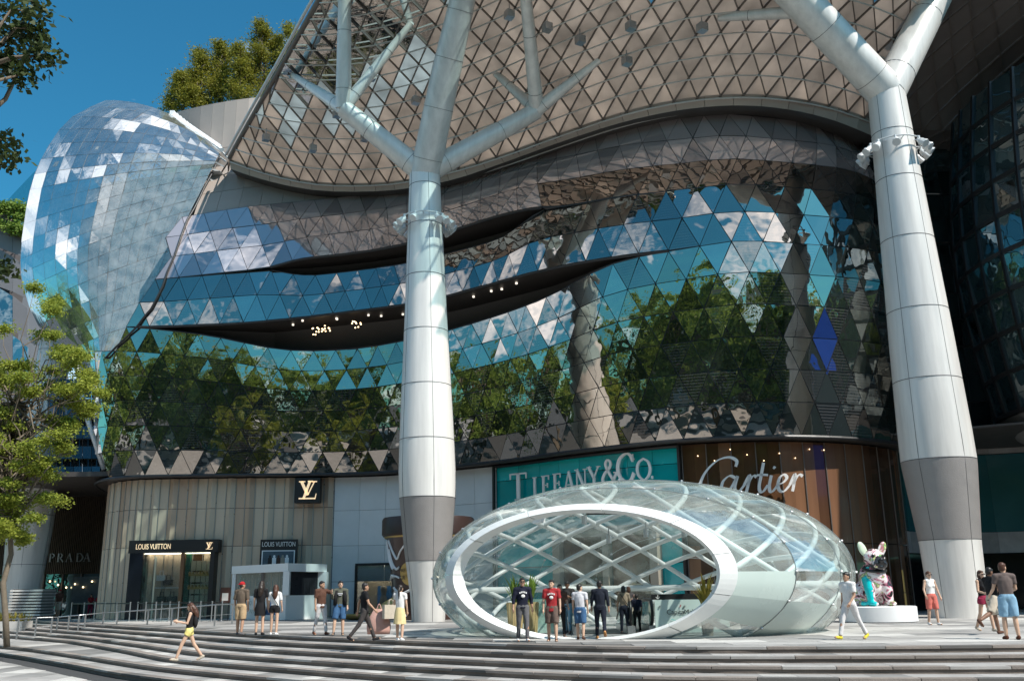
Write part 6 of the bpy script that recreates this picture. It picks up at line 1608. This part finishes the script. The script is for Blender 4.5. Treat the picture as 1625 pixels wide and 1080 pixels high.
    for sx in (1, -1): e = MB(); e.ell(hq(sx*.03, -.0875, .012), (.014, .007, .007), 8, 5, Hd); fin(e.build('eye', 'black', t)); e = MB(); e.ell(hq(sx*.031, -.088, .034), (.02, .006, .005), 8, 4, Hd); fin(e.build('eyebrow', 'hair_black', t))
    e = MB(); e.ell(hq(0, -.092, -.062), (.022, .006, .006), 8, 4, Hd); fin(e.build('mouth', 'lips', t))
    if extra:
        for kind in extra:
            if kind == 'print':
                e = MB()
                for k in range(5): e.box((-.09+k*.045, -.15, 1.33+dz.z+.012*math.sin(k*math.pi/4)*2), (.032, .03, .045))
                e.ell((0, -.14, 1.24+dz.z), (.06, .028, .05), 12, 6); e.build('shirt_print', 'c_white', tobj)
            if kind == 'smallprint': e = MB(); e.box((0, -.145, 1.33+dz.z), (.16, .02, .035)); e.box((0, -.145, 1.28+dz.z), (.1, .02, .018)); e.build('shirt_print', 'c_lgrey', tobj)
            if kind == 'open_jacket':
                for sx in (1, -1): e = MB(); e.tube([up((sx*.12, -.05, 1.42))+dz, up((sx*.15, -.085, 1.25))+dz, up((sx*.16, -.085, .95))+dz], [.05, .075, .065], 8); fin(e.build('jacket_front', 'c_black', t, smooth=True))
            if kind == 'strap': e = MB(); e.tube([up((.13, .1, 1.44))+dz, up((.0, .15, 1.25))+dz, up((-.15, .11, 1.02))+dz], .014, 6); fin(e.build('strap', 'c_black', t))
            if kind == 'glasses': e = MB(); e.box(hq(0, -.1, .012), (.13, .008, .034)); fin(e.build('glasses', 'black', t))
            if kind == 'backpack': e = MB(); e.ell(up((0, .16, 1.2))+dz, (.14, .08, .2)); fin(e.build('backpack', 'c_black', t, smooth=True))
    wm = Matrix.Translation(Vector(P)) @ Matrix.Rotation(rz, 4, 'Z')
    return t, {k: wm @ ((v+dz)*s) for k, v in hands.items()}
def gz(x, y):
    z = 0
    for k in range(NSTEP):
        if y < interp([(step_pt(i, k).x, step_pt(i, k).y) for i in range(len(TOP))], x): z = -(k+1)*RISE
    return z
def stand(px, pf, ph):
    """ground point under pixel (px, pf) and the height that reaches pixel row ph"""
    best = None
    for k in range(NSTEP+1):
        P = at_z(px, pf, -k*RISE)
        if abs(gz(P.x, P.y)+k*RISE) < .01: best = P; break
    if best is None: best = at_z(px, pf, 0)
    return best, z_at(best, ph)-best.z
def who(label, px, pf, ph, rz, *a, **k): P, H = stand(px, pf, ph); return person(label, P, R(rz), H, *a, **k)
def bag(name, label, top, w, d, h, m, handles=True, soft=0.0, rz=0.0, cat='bag'):
    """a carrier bag hanging from a hand at the point top"""
    t = empty(name, (top.x, top.y, top.z-h-(.14 if handles else .05)), rz, label=label, cat=cat); b = MB(); nz_ = 6
    rows = []
    for k in range(nz_+1):
        z = h*k/nz_; f = 1-soft*(k/nz_)**2*.75; bul = 1+soft*.25*math.sin(math.pi*k/nz_)
        rows.append([V(x*w/2*f*bul, y*d/2*f*bul, z) for x, y in ((-1, -1), (0, -1.12), (1, -1), (1.06, 0), (1, 1), (0, 1.12), (-1, 1), (-1.06, 0), (-1, -1))])
    b.grid(rows); b.add([rows[0][i] for i in range(8)], [tuple(range(8))]); b.build('bag_body', m, t, smooth=soft > 0)
    if handles:
        for y in (-1, 1): hb = MB(); hb.tube([V(-w*.22*(1-soft*.6), y*d*.4*(1-soft*.6), h-.02), V(-w*.12*(1-soft), y*d*.15, h+.13), V(0, 0, h+.15), V(w*.12*(1-soft), y*d*.15, h+.13), V(w*.22*(1-soft*.6), y*d*.4*(1-soft*.6), h-.02)], .009, 5); hb.build('handle', m, t)
    return t
walkA = ((24, 6), (-20, 18)); walkB = ((-20, 16), (24, 6)); standL = ((2, 2), (-3, 3))
who('woman in black camisole and yellow shorts walking down the steps at left', 297, 1048, 953, -72, 'c_black', 'c_yellow', 'c_sand', 'hair_brown', 'l', 'f', ((26, 8), (-22, 14)), ((15, 10, 85), (20, 8, 80)), 0, 1.0, 'hot', head=-5, hstyle='long', extra=['backpack'], nod=20)
_, h = who('man in red cap and khaki shorts seen from behind', 380, 1007, 922, 170, 'c_plaid', 'c_khaki', 'c_grey', 'c_capred', 'm', 'm', ((6, 4), (-6, 6)), ((4, 10, 12), (-4, 10, 12)), .95, .88, 'shorts', head=-40, hstyle='cap')
who('long haired woman in black top and black mini skirt seen from behind', 411, 1007, 921, 182, 'c_black', 'c_black', 'c_black', 'hair_dark', 'l', 'f', standL, ((2, 10, 14), (2, 10, 14)), .75, 1.0, 'mini', hstyle='long')
_, h = who('woman in white top and black shorts with blue bag on her back', 434, 1007, 927, 178, 'c_white', 'c_black', 'c_shoe_white', 'hair_brown', 'l', 'f', ((5, 3), (-4, 4)), ((2, 12, 14), (2, 12, 14)), .8, 1.0, 'hot', head=10, hstyle='long', extra=['strap'])
P, H = stand(434, 1006, 927); bag('shoulder_bag', 'small navy blue bag hanging behind the woman in white top', Vector((P.x-.05, P.y-.22, 1.08)), .36, .12, .3, 'c_blue', True, .2)
who('man in brown polo and white trousers pointing to his right', 508, 1007, 921, 42, 'c_brown', 'c_pants_white', 'c_shoe_brown', 'hair_black', 'm', 'm', ((14, 4), (-10, 10)), ((74, 22, 8, -.2), (-4, 6, 10)), .75, .88, 'slim', head=25)
who('young man in open dark jacket and denim shorts being shown the way', 538, 1007, 921, 8, 'c_olive', 'c_denim', 'c_black', 'hair_black', 'l', 'm', ((4, 3), (10, 3, 8)), ((6, 10, 10), (30, 12, 110)), 1.8, .90, 'shorts', head=20, extra=['open_jacket', 'smallprint'])
who('distant woman in black by the perforated wall', 547, 977, 933, 0, 'c_black', 'c_char', 'c_shoe_white', 'hair_black', 'l', 'f', standL, ((5, 6, 30), (2, 8, 10)), .6, 1.0, 'slim', hstyle='long')
who('distant woman in white blouse and brown skirt at the display window', 565, 977, 934, 20, 'c_white', 'c_taupe', 'c_shoe_white', 'hair_black', 'l', 'f', ((8, 4), (-6, 6)), ((5, 6, 20), (20, 8, 60)), .6, 1.0, 'capri', hstyle='tail')
_, h = who('man in black t-shirt and dark trousers striding with an orange carrier bag', 577, 1017, 921, 110, 'c_black', 'c_char', 'c_black', 'hair_black', 'm', 'm', ((26, 4), (-24, 16)), ((-26, 12, 20), (14, 16, 30)), .6, .86, 'slim', head=0)
P, H = stand(600, 1012, 930); hh = h[-1] if h[-1].y < h[1].y else h[1]
bag('carrier_bag', 'large pale orange carrier bag carried by the man in black', Vector((at_y(601, 1000, P.y).x, P.y, .98)), .62, .3, .72, 'c_pink', True, .75)
_, h = who('woman in white top and pale yellow skirt carrying a tan shopping bag', 634, 1016, 927, 165, 'c_white', 'c_pale_yellow', 'c_shoe_white', 'hair_dark', 'l', 'f', ((8, 3), (-8, 5, 4)), ((10, 12, 95), (6, 8, 12)), .5, 1.0, 'skirt', hstyle='tail')
P, H = stand(626, 1012, 930); bag('shopping_bag', 'tan and white paper shopping bag on the arm of the woman in yellow skirt', Vector((P.x-.12, P.y-.05, 1.1)), .46, .2, .4, 'c_sand', True, 0, .5)
who('man in navy printed sweater and grey jeans walking out of the dome', 830, 1017, 916, 8, 'c_navy', 'c_grey', 'c_shoe_white', 'hair_black', 'm', 'm', ((10, 4), (-6, 8)), ((-4, 14, 12), (4, 14, 14)), 1.55, .9, 'slim', extra=['print', 'glasses'])
who('man in red printed t-shirt and brown shorts at the dome entrance', 877, 1017, 919, -6, 'c_red', 'c_taupe', 'c_shoe_brown', 'hair_black', 'l', 'm', ((8, 4), (-6, 6)), ((4, 10, 14), (0, 10, 12)), .75, .84, 'shorts', head=-14, extra=['print'])
who('man in dark red top half hidden behind the red t-shirt', 890, 1011, 926, 10, 'c_brown', 'c_black', 'c_black', 'hair_black', 'm', 'm', ((6, 4), (-10, 12)), ((10, 8, 40), (4, 8, 20)), .7, .88, 'slim')
_, h = who('man in brown t-shirt and blue jeans looking at his phone', 902, 1005, 921, -20, 'c_char', 'c_lblue', 'c_grey', 'hair_black', 'd', 'm', ((14, 6), (-10, 10)), ((20, 8, 85, .3), (20, 8, 80, .3)), .6, .9, 'slim', nod=22)
P, H = stand(909, 1000, 925); bag('carrier_bag', 'bright blue carrier bag beside the man in blue jeans', Vector((P.x, P.y-.1, .75)), .3, .14, .36, 'c_lblue', True, .2)
who('boy in white t-shirt and blue shorts seen from behind in the dome', 922, 1014, 926, 165, 'c_lgrey', 'c_denim', 'c_brown', 'hair_black', 'l', 'm', ((8, 4), (-8, 8)), ((6, 10, 16), (-4, 10, 14)), .6, .84, 'shorts', head=-45)
who('man in dark denim shirt and tan boots striding into the dome', 954, 1013, 920, 176, 'c_dkdenim', 'c_dkdenim', 'c_tan', 'hair_black', 'm', 'm', ((12, 4), (-14, 34)), ((8, 12, 16), (-10, 12, 14)), 1.7, .86, 'slim')
who('woman in beige vest seen from behind at the escalator', 992, 1005, 929, 180, 'c_beige', 'c_dkdenim', 'c_char', 'hair_black', 'm', 'f', standL, ((4, 12, 16), (8, 14, 40)), .9, .95, 'slim', hstyle='bob', extra=['strap'])
who('person in pink top leaning on the escalator handrail', 1000, 1000, 930, 190, 'c_pink', 'c_sand', 'c_shoe_white', 'hair_brown', 'l', 'f', standL, ((20, 40, 30), (20, 50, 20)), .4, .95, 'slim', hstyle='bob')
who('child in dark clothes on the escalator', 1012, 1003, 942, 180, 'c_navy', 'c_black', 'c_black', 'hair_black', 'm', 'm', standL, ((4, 8, 10), (4, 8, 10)), .9, .9, 'slim')
who('man in white shirt and pale jeans with yellow shoes walking past the dome', 1353, 1014, 904, -62, 'c_white', 'c_pants_white', 'c_yshoe', 'hair_black', 'm', 'm', ((-24, 8), (24, 6)), ((6, 8, 40), (-8, 8, 20)), .7, .86, 'slim')
who('woman in white tank top and coral shorts by the right column', 1483, 991, 906, 8, 'c_white', 'c_coral', 'c_shoe_white', 'hair_brown', 'l', 'f', ((6, 4), (-4, 8)), ((4, 16, 16), (10, 20, 24)), 0, .92, 'shorts', hstyle='short', extra=['glasses'])
who('woman in black sleeveless top and crimson shorts at the right edge', 1568, 1001, 904, 20, 'c_black', 'c_crimson', 'c_sand', 'hair_brown', 'l', 'f', ((10, 4), (-12, 14)), ((8, 14, 90), (8, 10, 70)), 0, .95, 'hot', hstyle='bob', extra=['glasses'])
who('man in black t-shirt and pale shorts stepping at the right edge', 1583, 1006, 899, 108, 'c_black', 'c_sand', 'c_brown', 'hair_black', 'd', 'm', ((14, 4), (-34, 30)), ((20, 8, 70), (10, 8, 30)), .6, .88, 'shorts', nod=14)
who('man in grey t-shirt and light blue shorts, rightmost of the group', 1607, 1014, 892, 172, 'c_gshirt', 'c_lblue', 'c_shoe_brown', 'hair_brown', 'l', 'm', ((4, 3), (-4, 4)), ((8, 14, 50), (10, 10, 70)), .6, .9, 'shorts', head=-45)
P = Vector((at_y(92, 968, 66).x, 66, 0)); person('distant man in maroon shirt and beige shorts by the left column', P, 0, z_at(P, 934), 'c_brown', 'c_sand', 'c_shoe_white', 'c_capred', 'm', 'm', ((8, 4), (-6, 6)), ((6, 8, 10), (-4, 8, 10)), .7, .9, 'shorts', hstyle='cap')
for k, (px, lab) in enumerate(((143, 'distant person in red clothes at the recessed shop window'), (155, 'second distant person in red beside the recessed shop window'), (175, 'person in red crouching near the queue posts'))):
    P = Vector((at_y(px, 965, 67).x, 67, 0)); person(lab, P, R(40-60*k), 1.55 if k < 2 else 1.15, 'c_red', 'c_crimson', 'c_black', 'hair_black', 'm', 'f', standL if k < 2 else ((60, 90), (40, 90)), ((20, 8, 60), (20, 8, 60)), .7, .95, 'slim', hstyle='bob')
bpy.data.scenes.remove(WORK)
